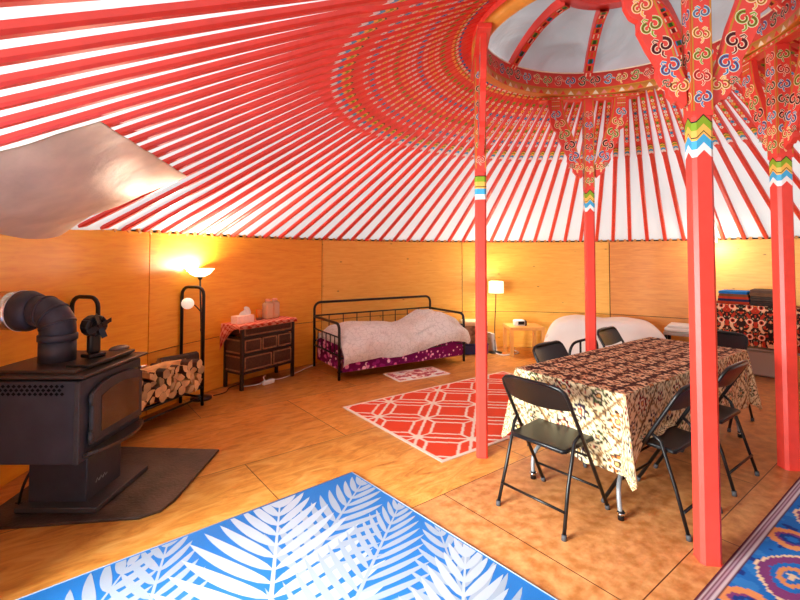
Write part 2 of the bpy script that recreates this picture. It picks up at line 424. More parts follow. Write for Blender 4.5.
# eaves: dark gap with the lattice ends showing between the roof poles
b = MB()
for a in range(-180, 180, 3):
    if -152 < a < -136: continue
    pass
b.grid(lambda u, v: pol(-135.5 + 343.5 * u, rwf(-135.5 + 343.5 * u) + .03, WH - .01 + .07 * v), 120, 1, M['dark'])
N = 110; A0 = 69.31; STEP = 360 / N
for k in range(N):
    for j in (-1, 1):
        a = A0 + STEP * (k + .5 + .22 * j)
        if 207 < a % 360 < 225.5: continue
        c = pol(a, rwf(a) + .012, WH + .012)
        b.box(c, (.03, .035, .05), M['stub'], Rz(math.radians(a)) @ Rx(j * .5), .004)
struct(b.build('trim_1'))

# roof canvas
b = MB()
off = .036
b.grid(lambda u, v: pol(360 * u, RR + .12 + (RW + .17 - RR - .12) * v, RZ + off - SL * (.12 + (RW + .17 - RR - .12) * v)), 220, 24, M['canvas'])
struct(b.build('ceiling'))
# eaves skirt of canvas that closes the roof against the wall outside
b = MB()
b.grid(lambda u, v: pol(-135.5 + 343.5 * u, rwf(-135.5 + 343.5 * u) + .14, WH - .25 + .27 * v), 160, 1, M['canvas'])
struct(b.build('ceiling_skirt'))

# ------------------------------------------------------------------ painted ornament
CREAM = rgb(250, 236, 205); BLUE = rgb(40, 130, 200); LBLUE = rgb(70, 175, 225); NAVY = rgb(30, 40, 95); YEL = rgb(250, 190, 90)
GREEN = rgb(140, 175, 40); DGREEN = rgb(50, 90, 50); MAROON = rgb(120, 20, 30); WHITE = rgb(248, 246, 244); GOLD = rgb(206, 140, 50); BLK = rgb(40, 20, 20); PINK = rgb(240, 150, 140)
PT = M['paint']
def spiral(cx, cy, r, turns, a0, sgn, n=14, shrink=.75):
    out = []
    for i in range(n + 1):
        t = i / n; a = a0 + sgn * turns * 2 * PI * t; rr = r * (1 - shrink * t)
        out.append((cx + rr * math.cos(a), cy + rr * math.sin(a)))
    return out
def cloud(b, mtx, x, y, s, c, z=.0008, flip=1, rot=0):
    """one scrolling cloud-head: two curls with a tail, outlined in cream"""
    def T(p): 
        px, py = p[0] * flip, p[1]
        return (x + s * (px * math.cos(rot) - py * math.sin(rot)), y + s * (px * math.sin(rot) + py * math.cos(rot)))
    main = spiral(-.16, .0, .30, .9, .5 * PI, 1, 16, .62)
    main = [(-.02, .46), (.0, .36)] + main if False else main
    curl2 = spiral(.2, -.12, .24, .85, .55 * PI, -1, 14, .62)
    tail = [(.02, -.28), (.08, -.42), (.02, -.54), (-.06, -.58)]
    head = [(.06, .22), (.2, .34), (.3, .28), (.26, .18)]
    strokes = [(main, .085), (curl2, .075), (tail, .045), (head, .04)]
    for pts, w in strokes:
        n = len(pts); W = [s * (w * (1 - .5 * i / (n - 1)) + .034) for i in range(n)]
        b.ribbon([T(p) for p in pts], W, PT, mtx, z, CREAM)
    for pts, w in strokes:
        n = len(pts); W = [s * (w * (1 - .5 * i / (n - 1))) for i in range(n)]
        b.ribbon([T(p) for p in pts], W, PT, mtx, z + .0005, c)
    for pts, w in strokes[:2]:
        n = len(pts); W = [s * w * .34 * (1 - .4 * i / (n - 1)) for i in range(n)]
        b.ribbon([T(p) for p in pts], W, PT, mtx, z + .001, MAROON if c not in (MAROON,) else BLK)
SEQ = [BLUE, rgb(225, 70, 60), GREEN, YEL, LBLUE, MAROON, DGREEN]
def key_panel(b, mtx, x, y, w, h, c=GOLD):
    """interlaced knot square"""
    for k in range(4):
        t = -.75 + .5 * k
        b.ribbon([(x + w * t, y - h), (x + w * t, y + h)], w * .07, PT, mtx, .0008, c)
        b.ribbon([(x - w, y + h * t), (x + w, y + h * t)], w * .07, PT, mtx, .0010, CREAM if k % 2 else c)

# ------------------------------------------------------------------ roof poles
def pole_mesh():
    b = MB(); L = math.hypot(RW - RR, RZ - WH); m = M['red']
    # along +x from the wall to the crown, z = up from the roof plane
    xs = [-.05, .0, .15, L * .62, L * .64, L]
    secs = []
    for i, x in enumerate(xs):
        if i < 4: w, h, ch = .0255, .0235, .011
        else: w, h, ch = .0285, .03, .003
        if i == 5: w = .029
        if i == 0: w, h, ch = .012, .012, .006
        secs.append([(x, y, z) for y, z in ((w, h - ch), (w - ch, h), (-w + ch, h), (-w, h - ch), (-w, -h + ch), (-w + ch, -h), (w - ch, -h), (w, -h + ch))])
    V = [p for s_ in secs for p in s_]; F = []
    for i in range(len(secs) - 1):
        for k in range(8): F.append((i * 8 + k, (i + 1) * 8 + k, (i + 1) * 8 + (k + 1) % 8, i * 8 + (k + 1) % 8))
    b.raw(V, F, m); b.raw(secs[0], [range(8)], m); b.raw(secs[-1], [range(7, -1, -1)], m)
    pole_ornament(b, L)
    return b, L
def pole_ornament(b, L):
    mtx = frame((0, 0, -.0302), (1, 0, 0), (0, -1, 0))   # faces down into the room
    def q(x0, x1, w, c, z=.0006, sk=0): b.raw([mtx @ Vector(p) for p in ((x0, -w, z), (x0 + sk, 0, z), (x0, w, z), (x1, w, z), (x1 + sk, 0, z), (x1, -w, z))], [range(6)], PT, c)
    x = L * .645
    for c, d in ((WHITE, .045), (LBLUE, .035), (YEL, .03), (GREEN, .025), (YEL, .02), (DGREEN, .012)):
        q(x, x + d, .0235, c, sk=.018); x += d
    x += .09; k = 0
    cols = [WHITE, LBLUE, CREAM, YEL, CREAM, GREEN, YEL, CREAM]
    xe = L * .985 - .22
    while x < xe:
        c = cols[k % 8]; d = .05
        b.raw([mtx @ Vector((px, py, .0006)) for px, py in ((x, 0), (x + d * .3, .0155), (x + d * .75, .0155), (x + d, 0), (x + d * .75, -.0155), (x + d * .3, -.0155))], [range(6)], PT, c)
        b.raw([mtx @ Vector((px, py, .0011)) for px, py in ((x + d * .3, 0), (x + d * .5, .005), (x + d * .7, 0), (x + d * .5, -.005))], [range(4)], PT, (MAROON, NAVY, RED, DGREEN)[k % 4])
        x += d + .001; k += 1
    x = xe + .05
    for c, d in ((YEL, .022), (GREEN, .01), (CREAM, .02), (BLUE, .018)):
        q(x, x + d, .0235, c, sk=.012); x += d + .004
    return b
pb, PL = pole_mesh()
proto = pb.build('roof_pole')
ang = math.atan2(RZ - WH, RW - RR)
tag(proto, 'red roof pole running up from the wall to the crown ring, inner end painted', 'roof pole', 'red roof poles')
first = True
for k in range(N):
    a = (A0 + STEP * k) % 360
    if 248 < a < 322:
        continue                                  # behind the camera
    if first: o = proto; first = False
    else: o = dup(proto)
    p = pol(a, RW - .01, WH + .03)
    ar = math.radians(a)
    o.matrix_world = Matrix.Translation(p) @ Matrix.Rotation(ar + PI, 4, 'Z') @ Matrix.Rotation(-ang, 4, 'Y')

# ------------------------------------------------------------------ crown
crown = thing('skylight_ring', 'round red painted crown ring at the roof top with curved spokes', 'skylight', (CX, CY, 0))
b = MB()
r0, r1, z0, z1 = 1.085, 1.155, 3.215, 3.415
b.lathe([(r0, z0), (r0, z1), (r1, z1), (r1, z0), (r0, z0)], M['red'], (0, 0, 0), 96, caps=False)
b.lathe([(r0 - .012, z0 - .035), (r0 - .012, z0 + .02), (r1 + .006, z0 + .02), (r1 + .006, z0 - .035), (r0 - .012, z0 - .035)], M['gold'], (0, 0, 0), 96, caps=False)
for k in range(56):                                # scrolls painted round the inner face
    a = 2 * PI * k / 56
    mtx = frame((r0 * math.cos(a), r0 * math.sin(a), (z0 + z1) / 2 + .015), (-math.sin(a), math.cos(a), 0), (0, 0, 1))
    mtx = mtx @ Matrix.Rotation(PI, 4, 'Y')
    cloud(b, mtx, 0, 0, .105, SEQ[k % 7], .003, 1 if k % 2 else -1, (0, .5 * PI)[k % 2])
    for yy, c in ((-.085, GOLD), (.08, CREAM)):
        b.ribbon([(-.062, yy), (.062, yy)], .007, PT, mtx, .004, c)
for k in range(84):                                # gold teeth on the lower rim
    a = 2 * PI * k / 84; rr = r0 - .0125
    mtx = frame((rr * math.cos(a), rr * math.sin(a), z0 - .0075), (-math.sin(a), math.cos(a), 0), (0, 0, 1)) @ Matrix.Rotation(PI, 4, 'Y')
    b.raw([mtx @ Vector(p) for p in ((-.03, -.022, .001), (.03, -.022, .001), (0, .02, .001))], [(0, 1, 2)], PT, (CREAM, RED, PINK)[k % 3])
b.build('outer_ring', crown)
HZ = 3.74
b = MB()
b.lathe([(.39, HZ), (.39, HZ + .11), (.5, HZ + .11), (.5, HZ), (.39, HZ)], M['red'], (0, 0, 0), 64, caps=False)
for k in range(36):
    a = 2 * PI * k / 36
    for rr, w in ((.5, .04), (.445, .03)):
        pass
    mt = frame((.445 * math.cos(a), .445 * math.sin(a), HZ), (-math.sin(a), math.cos(a), 0), (math.cos(a), math.sin(a), 0)) @ Matrix.Rotation(PI, 4, 'Y')
    cloud(b, mt, 0, 0, .07, SEQ[k % 7], .001)
b.build('hub_ring', crown)
for k in range(8):
    a = math.radians(80.7 + 45 * k); b = MB(); er = Vector((math.cos(a), math.sin(a), 0)); et = Vector((-er.y, er.x, 0))
    rows = []
    n = 12
    for i in range(n + 1):
        t = i / n; r = r0 + .02 + (.48 - r0 - .02) * t; z = z1 - .02 + (HZ + .02 - z1 + .02) * math.sin(t * PI / 2) ** .9
        rows.append((r, z))
    V = []; F = []
    for r, z in rows:
        for y, dz in ((.04, -.045), (-.04, -.045), (-.04, .045), (.04, .045)): V.append(er * r + et * y + Vector((0, 0, z + dz)))
    for i in range(n):
        for q in range(4): F.append((i * 4 + q, i * 4 + (q + 1) % 4, i * 4 + 4 + (q + 1) % 4, i * 4 + 4 + q))
    b.raw(V, F, M['red'])
    for i in range(n):                             # painted underside and sides
        c = [CREAM, GOLD, BLUE, GOLD, CREAM, GREEN][i % 6]
        p0, p1 = V[i * 4], V[i * 4 + 1]; q0, q1 = V[i * 4 + 4], V[i * 4 + 5]
        dn = Vector((0, 0, -.0015)); mix = lambda A, B, t: A * (1 - t) + B * t
        l0, l1 = mix(p0, q0, .15), mix(p0, q0, .85); m0, m1 = mix(p1, q1, .15), mix(p1, q1, .85)
        b.raw([mix(l0, m0, .18) + dn, mix(l0, m0, .82) + dn, mix(l1, m1, .82) + dn, mix(l1, m1, .18) + dn], [(0, 1, 2, 3)], PT, c)
        b.raw([mix(l0, m0, .32) + dn * 1.6, mix(l0, m0, .68) + dn * 1.6, mix(l1, m1, .68) + dn * 1.6, mix(l1, m1, .32) + dn * 1.6], [(0, 1, 2, 3)], PT, (RED, MAROON, DGREEN)[i % 3])
    b.build('spoke', crown)
# cloth over the crown opening
b = MB()
def cov(u, v):
    r = 1.42 * (1 - v) + .001; t = 1 - v
    z = 4.02 - .62 * t ** 1.25 + .02 * math.sin(u * 2 * PI * 8) * t + .035 * noise.noise(Vector((r * math.cos(u * 2 * PI) * 2.2, r * math.sin(u * 2 * PI) * 2.2, 3)))
    return Vector((r * math.cos(2 * PI * u), r * math.sin(2 * PI * u), z))
b.grid(cov, 96, 24, M['canvasgrey'])
o = tag(b.build('crown_cover'), 'grey wrinkled cloth cover stretched over the round crown opening', 'cover'); o.location = (CX, CY, 0)

# ------------------------------------------------------------------ the four posts
TOPZ = 3.143
def make_post(hw, dz, label, x, y):
    """local x = away from the crown centre, local y = along the ring"""
    az = math.atan2(y - CY, x - CX)
    t = thing('carved_post', label, 'post', (x, y, 0), az)
    ch = hw * .34
    def sec(s=1): return [(hw * s, (hw - ch) * s), ((hw - ch) * s, hw * s), (-(hw - ch) * s, hw * s), (-hw * s, (hw - ch) * s), (-hw * s, -(hw - ch) * s), (-(hw - ch) * s, -hw * s), ((hw - ch) * s, -hw * s), (hw * s, -(hw - ch) * s)]
    ZS = 2.33 - dz
    b = MB(); b.prism(sec(), ZS, M['red'])
    b.prism([(hw - .001, hw - .001), (-hw + .001, hw - .001), (-hw + .001, -hw + .001), (hw - .001, -hw + .001)], TOPZ - ZS, M['red'], Matrix.Translation((0, 0, ZS)), bev=.004)
    # chevron bands
    S = sec(1.012)
    for i in range(8):
        a, c = Vector((*S[i], 0)), Vector((*S[(i + 1) % 8], 0)); mid = (a + c) / 2
        big = (a - c).length > .06
        zz = 2.135 - dz
        for col, h in ((WHITE, .04), (LBLUE, .045), (YEL, .012), (BLK, .006), (YEL, .035), (GREEN, .042), (BLK, .008)):
            zg = .018
            if big:
                pts = [(a, -zg), (mid, zg), (c, -zg)]
            else:
                pts = [(a, -zg), (c, -zg)]
            V = [p + Vector((0, 0, zz + d)) for p, d in pts] + [p + Vector((0, 0, zz + h + d)) for p, d in reversed(pts)]
            if big:
                b.raw(V, [(0, 1, 4, 5), (1, 2, 3, 4)], PT, col)
            else: b.raw(V, [(0, 1, 2, 3)], PT, col)
            zz += h
    # scrolls between gold edge lines up each face
    for q in range(4):
        mtx = Matrix.Rotation(q * PI / 2, 4, 'Z') @ frame((hw, 0, 0), (0, 1, 0), (0, 0, 1))
        for s in (-1, 1): b.ribbon([(s * (hw - .007), ZS + .03), (s * (hw - .007), TOPZ - .02)], .004, PT, mtx, .0008, GOLD)
        z = ZS + .10; k = 0
        while z < TOPZ - .06:
            cloud(b, mtx, 0, z, hw * 1.75, SEQ[(k + q) % 7], .001, 1 if k % 2 else -1); z += .112; k += 1
    b.build('shaft', t)
    # bracket wings either side, in the plane of the ring
    wing = [(.06, 2.36), (.075, 2.34), (.10, 2.375), (.125, 2.37), (.155, 2.41), (.15, 2.45), (.185, 2.47), (.21, 2.52), (.20, 2.57), (.225, 2.62), (.255, 2.66), (.275, 2.71), (.30, 2.76), (.295, 2.82), (.335, 2.84), (.365, 2.90), (.372, 3.0), (.385, 3.1), (.40, 3.185),
            (.25, 3.185), (.235, 3.05), (.215, 2.95), (.18, 2.85), (.15, 2.77), (.125, 2.68), (.10, 2.58), (.066, 2.5)]
    for s in (1, -1):
        b = MB()
        P = [(s * p[0], p[1]) for p in wing]
        if s < 0: P = P[::-1]
        th = .044
        mt = frame((-th / 2, 0, 0), (0, 1, 0), (0, 0, 1))
        b.prism(P, th, M['red'], mt, bev=.004)
        for face in (1, -1):
            fm = frame((face * th / 2, 0, 0), (0, face, 0), (0, 0, 1)); fx = s * face
            for k, (px, pz, sc, c, rt) in enumerate(((.10, 2.455, .085, YEL, .2), (.145, 2.56, .095, BLUE, -.4), (.185, 2.675, .10, MAROON, -.3), (.235, 2.79, .10, GREEN, -.3), (.28, 2.90, .095, YEL, -.2), (.315, 3.0, .085, LBLUE, 0), (.16, 2.47, .045, DGREEN, 1.0))):
                cloud(b, fm, fx * px, pz, sc * 1.18, c, .001, fx, rt * fx)
            key_panel(b, fm, fx * .315, 3.10, .04, .05)
            inner = [(fx * (p[0] + .012), p[1]) for p in wing[19:27]]
            b.ribbon(inner, .005, PT, fm, .0008, GOLD)
        b.build('bracket_wing', t)
    b = MB()
    b.box((0, 0, TOPZ + .017), (.10, .96, .034), M['red'], bev=.005)
    for face in (1, -1):
        fm = frame((face * .05, 0, TOPZ + .017), (0, face, 0), (0, 0, 1))
        b.ribbon([(-.47, -.013), (.47, -.013)], .003, PT, fm, .0008, GOLD); b.ribbon([(-.47, .013), (.47, .013)], .003, PT, fm, .0008, GOLD)
        for k in range(19): b.raw([fm @ Vector(p) for p in ((-.455 + .05 * k, -.008, .001), (-.425 + .05 * k, -.008, .001), (-.44 + .05 * k, .009, .001))], [(0, 1, 2)], PT, (CREAM, GREEN, PINK)[k % 3])
    b.build('cross_beam', t)
    b = MB(); b.prism([(x_ * 1.0, y_) for x_, y_ in sec(1.05)], .004, M['red']); b.build('foot_plate', t)
    return t
make_post(.051, .05, 'thick red post standing nearest, in front of the dining table beside the patterned blue rug', 1.578, 2.376)
make_post(.043, .12, 'red post standing at the coral trellis rug, near the daybed', .6375, 3.577)
make_post(.046, .12, 'red post rising behind the dining table in front of the white bed', 1.9107, 4.5675)
make_post(.055, .045, 'red post at the right edge, beside the table of folded blankets', 2.860, 3.386)

# reflective sheet hung under the roof poles over the stove
b = MB()
def shield(u, v):
    r = 3.42 + (4.33 - 3.42) * v; z = WH + SL * (RW - r) - .03
    p = pol(178.3 + 2.6 * v, r, z).lerp(pol(203.5, r, z), u)
    sag = .12 * math.sin(PI * min(1, u * 1.02)) ** .8 * math.sin(PI * .9 * v) + .015 * noise.noise(Vector((u * 5, v * 5, 1)))
    lip = .05 * max(0, v - .75) / .25 * (1 + .6 * math.sin(u * 9))
    d = Vector((CX - p.x, CY - p.y, 0)).normalized()
    return p + d * lip * 1.2 - Vector((0, 0, sag + lip * .6))
ms = mat('dull_foil_sheet', rgb(220, 202, 180), .45, .2, var=.14, vscale=5, bump=.35, bscale=12)
b.grid(shield, 44, 26, ms); b.grid(lambda u, v: shield(1 - u, v) + Vector((0, 0, .006)), 44, 26, ms)
tag(b.build('heat_shield_sheet'), 'dull metal foil sheet sagging under the roof poles above the stove', 'sheet')
# ================================================================== STOVE CORNER
SK = .965
sx0 = -1.91 * SK; sy0 = 2.73 * SK                # near front corner of the body
bw, bd = .62, .58                                # along y (front width), along -x (depth)
zb, zt = .355, .835
hp = MB()
hp.prism([(-1.425, 2.93), (-1.45, 2.80), (-1.54, 2.725), (-2.44, 2.60), (-2.50, 3.2), (-2.36, 3.72), (-1.44, 3.66)], .018, M['hearth'], bev=.004)
tag(hp.build('hearth_mat'), 'black brown hearth mat on the plywood floor under the wood stove', 'hearth mat')
st = thing('wood_stove', 'dark steel wood stove with glass door on a pedestal', 'stove', (sx0, sy0, .018))
def S(x, y, z): return (-x, y, z - .018)          # local: x = back from the door, y = away from the camera
b = MB(); b.prism([(.03, .12), (.03, .68), (-.46, .68), (-.46, .12)], .035, M['castiron'], Matrix.Translation((0, 0, 0)), bev=.006); b.build('base_plate', st)
b = MB(); b.box((-.255, .36, .18), (.36, .34, .34), M['stove'], bev=.008); b.build('pedestal', st)
b = MB()
# pedestal badge: a small pale script mark
mt = frame((-.0745, .33, .12), (0, 1, 0), (0, 0, 1))
for k in range(3): b.ribbon([(-.06 + .035 * k, -.01), (-.045 + .035 * k, .014), (-.035 + .035 * k, -.006), (-.02 + .035 * k, .006)], .0035, M['greymetal'], mt, .0015, CREAM)
b.build('maker_mark', st)
b = MB(); b.box((-bd / 2, bw / 2, (zb + zt) / 2 - .018), (bd, bw, zt - zb), M['stove'], bev=.012)
# vent holes along the side facing the room, their inner shade painted as black diamonds
for row in range(3):
    for k in range(15):
        x = .10 + .031 * k + (.0155 if row % 2 else 0); z = zt - .075 + .022 * row
        c = Vector((-x, -.0012, z - .018))
        b.raw([c + Vector(p) for p in ((-.013, 0, 0), (0, 0, -.011), (.013, 0, 0), (0, 0, .011))], [(0, 1, 2, 3)], M['hole_shade'])
# front corner post line
b.box((-.012, .0, (zb + zt) / 2 - .018), (.03, .012, zt - zb - .01), M['castiron'], bev=.004)
b.build('firebox', st)
b = MB()
b.box((-bd / 2 + .012, bw / 2, zt + .006), (bd + .05, bw + .05, .018), M['stovetop'], bev=.006)
b.box((-bd / 2 - .02, bw / 2 + .0, zt + .024), (bd - .06, bw - .05, .022), M['stovetop'], bev=.006)
b.box((-bd / 2 + .2, bw / 2 + .03, zt + .04), (.14, bw - .14, .018), M['blackmetal'], bev=.005)
b.build('top_plate', st)
# door
b = MB()
dy0, dy1, dz0, dz1 = .075, bw - .03, .085 + zb - .018, zt - .055
prof = [(dy0, dz0), (dy1, dz0), (dy1, dz1 - .05)] + [(dy1 + (dy0 - dy1) * t, dz1 - .05 + .05 * math.sin(PI * (.12 + .76 * t))) for t in (.1, .25, .4, .55, .7, .85)] + [(dy0, dz1 - .06)]
b.prism(prof, .03, M['castiron'], frame((0, 0, 0), (0, 1, 0), (0, 0, 1)), bev=.009)
door = b.build('door', st)
b = MB()
gp = [(dy0 + .075, dz0 + .055), (dy1 - .05, dz0 + .055), (dy1 - .05, dz1 - .085)] + [(dy1 - .05 + (dy0 + .125 - dy1) * t, dz1 - .085 + .03 * math.sin(PI * t)) for t in (.2, .4, .6, .8)] + [(dy0 + .075, dz1 - .09)]
b.prism(gp, .004, M['stoveglass'], frame((.0305, 0, 0), (0, 1, 0), (0, 0, 1))); b.build('glass_pane', door)
for zz in (dz0 + .045, dz1 - .095):
    b = MB(); b.cyl((.026, dy0 - .012, zz - .028), (.026, dy0 - .012, zz + .028), .013, M['castiron'], seg=12); b.ell((.026, dy0 - .012, zz + .032), (.012, .012, .01), M['castiron'], 10, 6); b.box((.016, dy0 + .008, zz), (.016, .04, .03), M['castiron'], bev=.004); b.build('hinge', door)
b = MB(); b.tube(smoothpath([(.02, dy1 - .03, dz1 - .02), (.06, dy1 - .03, dz1 - .01), (.075, dy1 - .05, dz1 - .005), (.075, dy1 - .11, dz1)]), .008, M['chrome']); b.build('handle', door)
# curved ash lip
b = MB()
n = 14; V = []; F = []
for i in range(n + 1):
    t = i / n; y = .04 + (bw - .06) * t; d = .03 + .085 * math.sin(PI * t) ** .7
    for x, z in ((0, 0), (d, .012), (d, .03), (0, .018)): V.append((x, y, z + zb + .01))
for i in range(n):
    for q in range(4): F.append((i * 4 + q, i * 4 + (q + 1) % 4, i * 4 + 4 + (q + 1) % 4, i * 4 + 4 + q))
b.raw(V, F + [(3, 2, 1, 0), (n * 4, n * 4 + 1, n * 4 + 2, n * 4 + 3)], M['stovetop']); b.build('ash_lip', st)

# stove pipe
PX, PY, PZ = -2.19, 2.92, zt + .034
sp = thing('stove_pipe', 'dark steel elbow pipe rising from the stove top into the wall', 'stove pipe', (PX, PY, PZ))
rp = .101
b = MB(); b.cyl((0, 0, 0), (0, 0, .155), rp, M['pipe'], seg=32); b.lathe([(rp, .145), (rp + .007, .15), (rp + .007, .185), (rp, .19)], M['pipe'], seg=32); b.build('lower_section', sp)
dirh = Vector((-.97, .10, 0)).normalized()
b = MB()
ctr = [(0, 0, .17)]
zc = 1.20 - PZ
for k in range(7):
    a = k / 6 * PI / 2; R = .115
    ctr.append(tuple(dirh * (R - R * math.cos(a)) + Vector((0, 0, zc - R + R * math.sin(a)))))
ctr.append(tuple(dirh * .205 + Vector((0, 0, zc))))
b.tube(ctr, rp - .002, M['pipe'], 32)
for i in (2, 4, 6):
    p = Vector(ctr[i]); q = Vector(ctr[i + 1]); d = (q - p).normalized()
    b.cyl(p - d * .008, p + d * .008, rp + .003, M['pipe'], seg=32)
for m_ in b.bm.faces: m_.smooth = m_.smooth
b.build('elbow', sp)
b = MB()
e = Vector(ctr[-1]); mt = frame(e, dirh.cross(Vector((0, 0, 1))), (0, 0, 1))
q = mt.to_3x3(); sgn = 1 if (q @ Vector((0, 0, 1))).dot(dirh) > 0 else -1
b.lathe([(rp, -.06 * sgn), (rp + .012, -.05 * sgn), (rp + .03, .0), (.13, .012 * sgn), (.13, .05 * sgn)], M['pipe'], seg=40, mtx=mt); b.build('flange', sp)
b = MB(); b.lathe([(.124, .045 * sgn), (.124, .245 * sgn)], M['galv'], seg=40, mtx=mt); b.lathe([(.132, .046 * sgn), (.132, .054 * sgn)], M['white'], seg=40, mtx=mt); b.build('thimble', sp)

# stove fan
ff = thing('stove_fan', 'small black heat powered fan standing on the stove top', 'fan', (-1.99, 2.965, zt + .067), math.radians(-20))
b = MB(); b.box((0, 0, .012), (.09, .11, .024), M['blackmetal'], bev=.006); b.box((0, 0, .085), (.05, .075, .13), M['blackmetal'], bev=.018); b.build('body', ff)
b = MB()
for k in range(9):
    a = 2 * PI * k / 9; b.box((0, .055 * math.cos(a), .20 + .05 * math.sin(a)), (.07, .035, .05), M['blackmetal'], Rx(a), .01)
b.cyl((-.03, 0, .20), (.03, 0, .20), .05, M['blackmetal']); b.build('cooling_fins', ff)
b = MB(); b.cyl((.035, 0, .2), (.06, 0, .2), .012, M['blackmetal'])
for k in range(4):
    a = PI / 2 * k + .4; b.box((.055, .05 * math.cos(a), .2 + .05 * math.sin(a)), (.004, .07, .035), M['blackmetal'], Rx(a) @ Ry(.4), .002)
b.build('blades', ff)
b = MB(); b.lathe([(.002, 0), (.035, .002), (.042, .018), (.03, .022), (.004, .02)], M['castiron']); b.tube([(.03, 0, .012), (.07, .01, .022), (.10, .02, .02)], .006, M['castiron'])
o = tag(b.build('iron_ladle'), 'small rusty iron scoop lying on the stove top beside the fan', 'scoop'); o.location = (-2.0, 3.13, zt + .036)
b = MB(); b.ell((0, 0, .018), (.055, .085, .022), M['castiron'], 18, 10)
o = tag(b.build('flat_stone'), 'flat grey stone lying on the far corner of the stove top', 'stone'); o.location = (-1.98, 3.22, zt + .049)

# iron tool leaning behind the pedestal
b = MB(); b.tube(smoothpath([(0, 0, 0), (.02, 0, .1), (.06, .02, .2), (.14, .03, .24), (.2, .03, .2)]), .008, M['blackmetal'])
b.tube(smoothpath([(.07, 0, 0), (.08, 0, .1), (.11, .02, .17), (.14, .03, .235)]), .008, M['blackmetal'])
b.tube([(-.02, 0, .006), (.1, 0, .006)], .006, M['blackmetal'])
o = tag(b.build('bent_iron_hook'), 'bent black iron hook standing on the floor behind the stove pedestal', 'fire tool'); o.location = (-2.36, 2.86, .019)

# paper notices on the wall
def notice(name, label, az, z, w, h, tri):
    b = MB(); mt = frame(pol(az, rwf(az) - .004, z), (math.sin(math.radians(az)), -math.cos(math.radians(az)), 0), (0, 0, 1))
    b.prism([(-w / 2, -h / 2), (w / 2, -h / 2), (w / 2, h / 2), (-w / 2, h / 2)], .002, M['paper'], mt)
    if tri: b.raw([mt @ Vector(p) for p in ((-w * .5, -h * .42, .0035), (w * .34, -h * .42, .0035), (-w * .45, h * .4, .0035))], [(0, 1, 2)], M['dark'])
    b.build(name)
    return tag(bpy.data.objects[name], label, 'notice')
notice('wall_notice', 'white paper notice with black triangle on the wall above the pipe', 188.3, 1.43, .14, .10, True)

# firewood rack: two hoops with rails between them
RA = Vector((-2.06, 4.775, 0)); RB = Vector((-2.40, 3.62, 0)); ra = (RB - RA).normalized(); rn = Vector((ra.y, -ra.x, 0))
if rn.x > 0: rn = -rn
rk = thing('firewood_rack', 'tall black tube firewood rack with hooped ends against the wall', 'firewood rack', RA, math.atan2(ra.y, ra.x))
RL = (RB - RA).length; sy = 1 if (Rz(math.atan2(ra.y, ra.x)) @ Vector((0, 1, 0))).dot(rn) > 0 else -1
for x in (0, RL):
    b = MB(); H = 1.225; w = .275; r = .08
    b.tube([(x, 0, 0), (x, 0, H - r)] + [(x, sy * (r - r * math.cos(a)), H - r + r * math.sin(a)) for a in (.4, .8, 1.2, PI / 2)] + [(x, sy * (w - r + r * math.sin(a)), H - r + r * math.cos(a)) for a in (0, .4, .8, 1.2, PI / 2)] + [(x, sy * w, 0)], .0165, M['blackmetal'], 12)
    b.tube([(x, 0, .19), (x, sy * w, .19)], .013, M['blackmetal']); b.tube([(x, 0, .09), (x, sy * w, .09)], .011, M['blackmetal']); b.build('end_hoop', rk)
for yy in (0, w):
    b = MB(); b.tube([(0, sy * yy, .19), (RL, sy * yy, .19)], .014, M['blackmetal'], 10); b.tube([(0, sy * yy, .09), (RL, sy * yy, .09)], .010, M['blackmetal'], 10); b.build('rail', rk)
def log_mesh(r, L, kind):
    b = MB(); n = 10
    if kind == 0: sec = [(r * math.cos(2 * PI * k / n) * random.uniform(.92, 1.05), r * math.sin(2 * PI * k / n) * random.uniform(.92, 1.05)) for k in range(n)]; bark = [1] * n
    else:
        a1 = 2.0 if kind == 1 else 3.0
        sec = [(-r * .3, -r * .15)] + [(r * 1.15 * math.cos(-a1 / 2 + a1 * k / 6) * random.uniform(.94, 1.05) - r * .3, r * 1.15 * math.sin(-a1 / 2 + a1 * k / 6)) for k in range(7)]
        bark = [0] + [1] * 6 + [0]
    m = len(sec); V = []; nl = 4
    for j in range(nl + 1):
        for x, z in sec:
            k = 1 + random.uniform(-.05, .05); V.append((x * k, -L / 2 + L * j / nl, z * k))
    for j in range(nl):
        for k in range(m):
            b.raw([V[j * m + k], V[j * m + (k + 1) % m], V[(j + 1) * m + (k + 1) % m], V[(j + 1) * m + k]], [(0, 1, 2, 3)], M['bark'] if bark[k] else M['split'])
    b.raw(V[:m], [range(m)], M['logend']); b.raw(V[-m:], [range(m - 1, -1, -1)], M['logend'])
    bmesh.ops.remove_doubles(b.bm, verts=b.bm.verts, dist=1e-5); bmesh.ops.recalc_face_normals(b.bm, faces=b.bm.faces)
    return b
protos = []
for i in range(6):
    o = log_mesh(.046 + .006 * (i % 3), .32, (1, 2, 1, 0, 2, 1)[i]).build('split_log'); protos.append(o)
used = [False] * 6
az_r = math.atan2(ra.y, ra.x)
row = 0; z = .205 + .05
while row < 4:
    nn = 13 if row % 2 == 0 else 12
    for k in range(nn):
        x = .075 + (.0 if row % 2 == 0 else .05) + k * (RL - .15) / 12.4 + random.uniform(-.01, .01)
        i = random.randrange(6)
        if not used[i]: o = protos[i]; used[i] = True
        else:
            o = protos[i].copy(); COL.objects.link(o)
        o.location = RA + ra * x + rn * (.12 + random.uniform(-.025, .015)) + Vector((0, 0, z + random.uniform(-.006, .006)))
        o.rotation_euler = (0, random.uniform(0, 6.28), az_r + random.uniform(-.08, .08))
        tag(o, 'split log with pale sawn end, stacked in the black firewood rack', 'log', 'logs in the firewood rack')
    z += .068; row += 1
for i, o in enumerate(protos):
    if not used[i]: bpy.data.objects.remove(o)
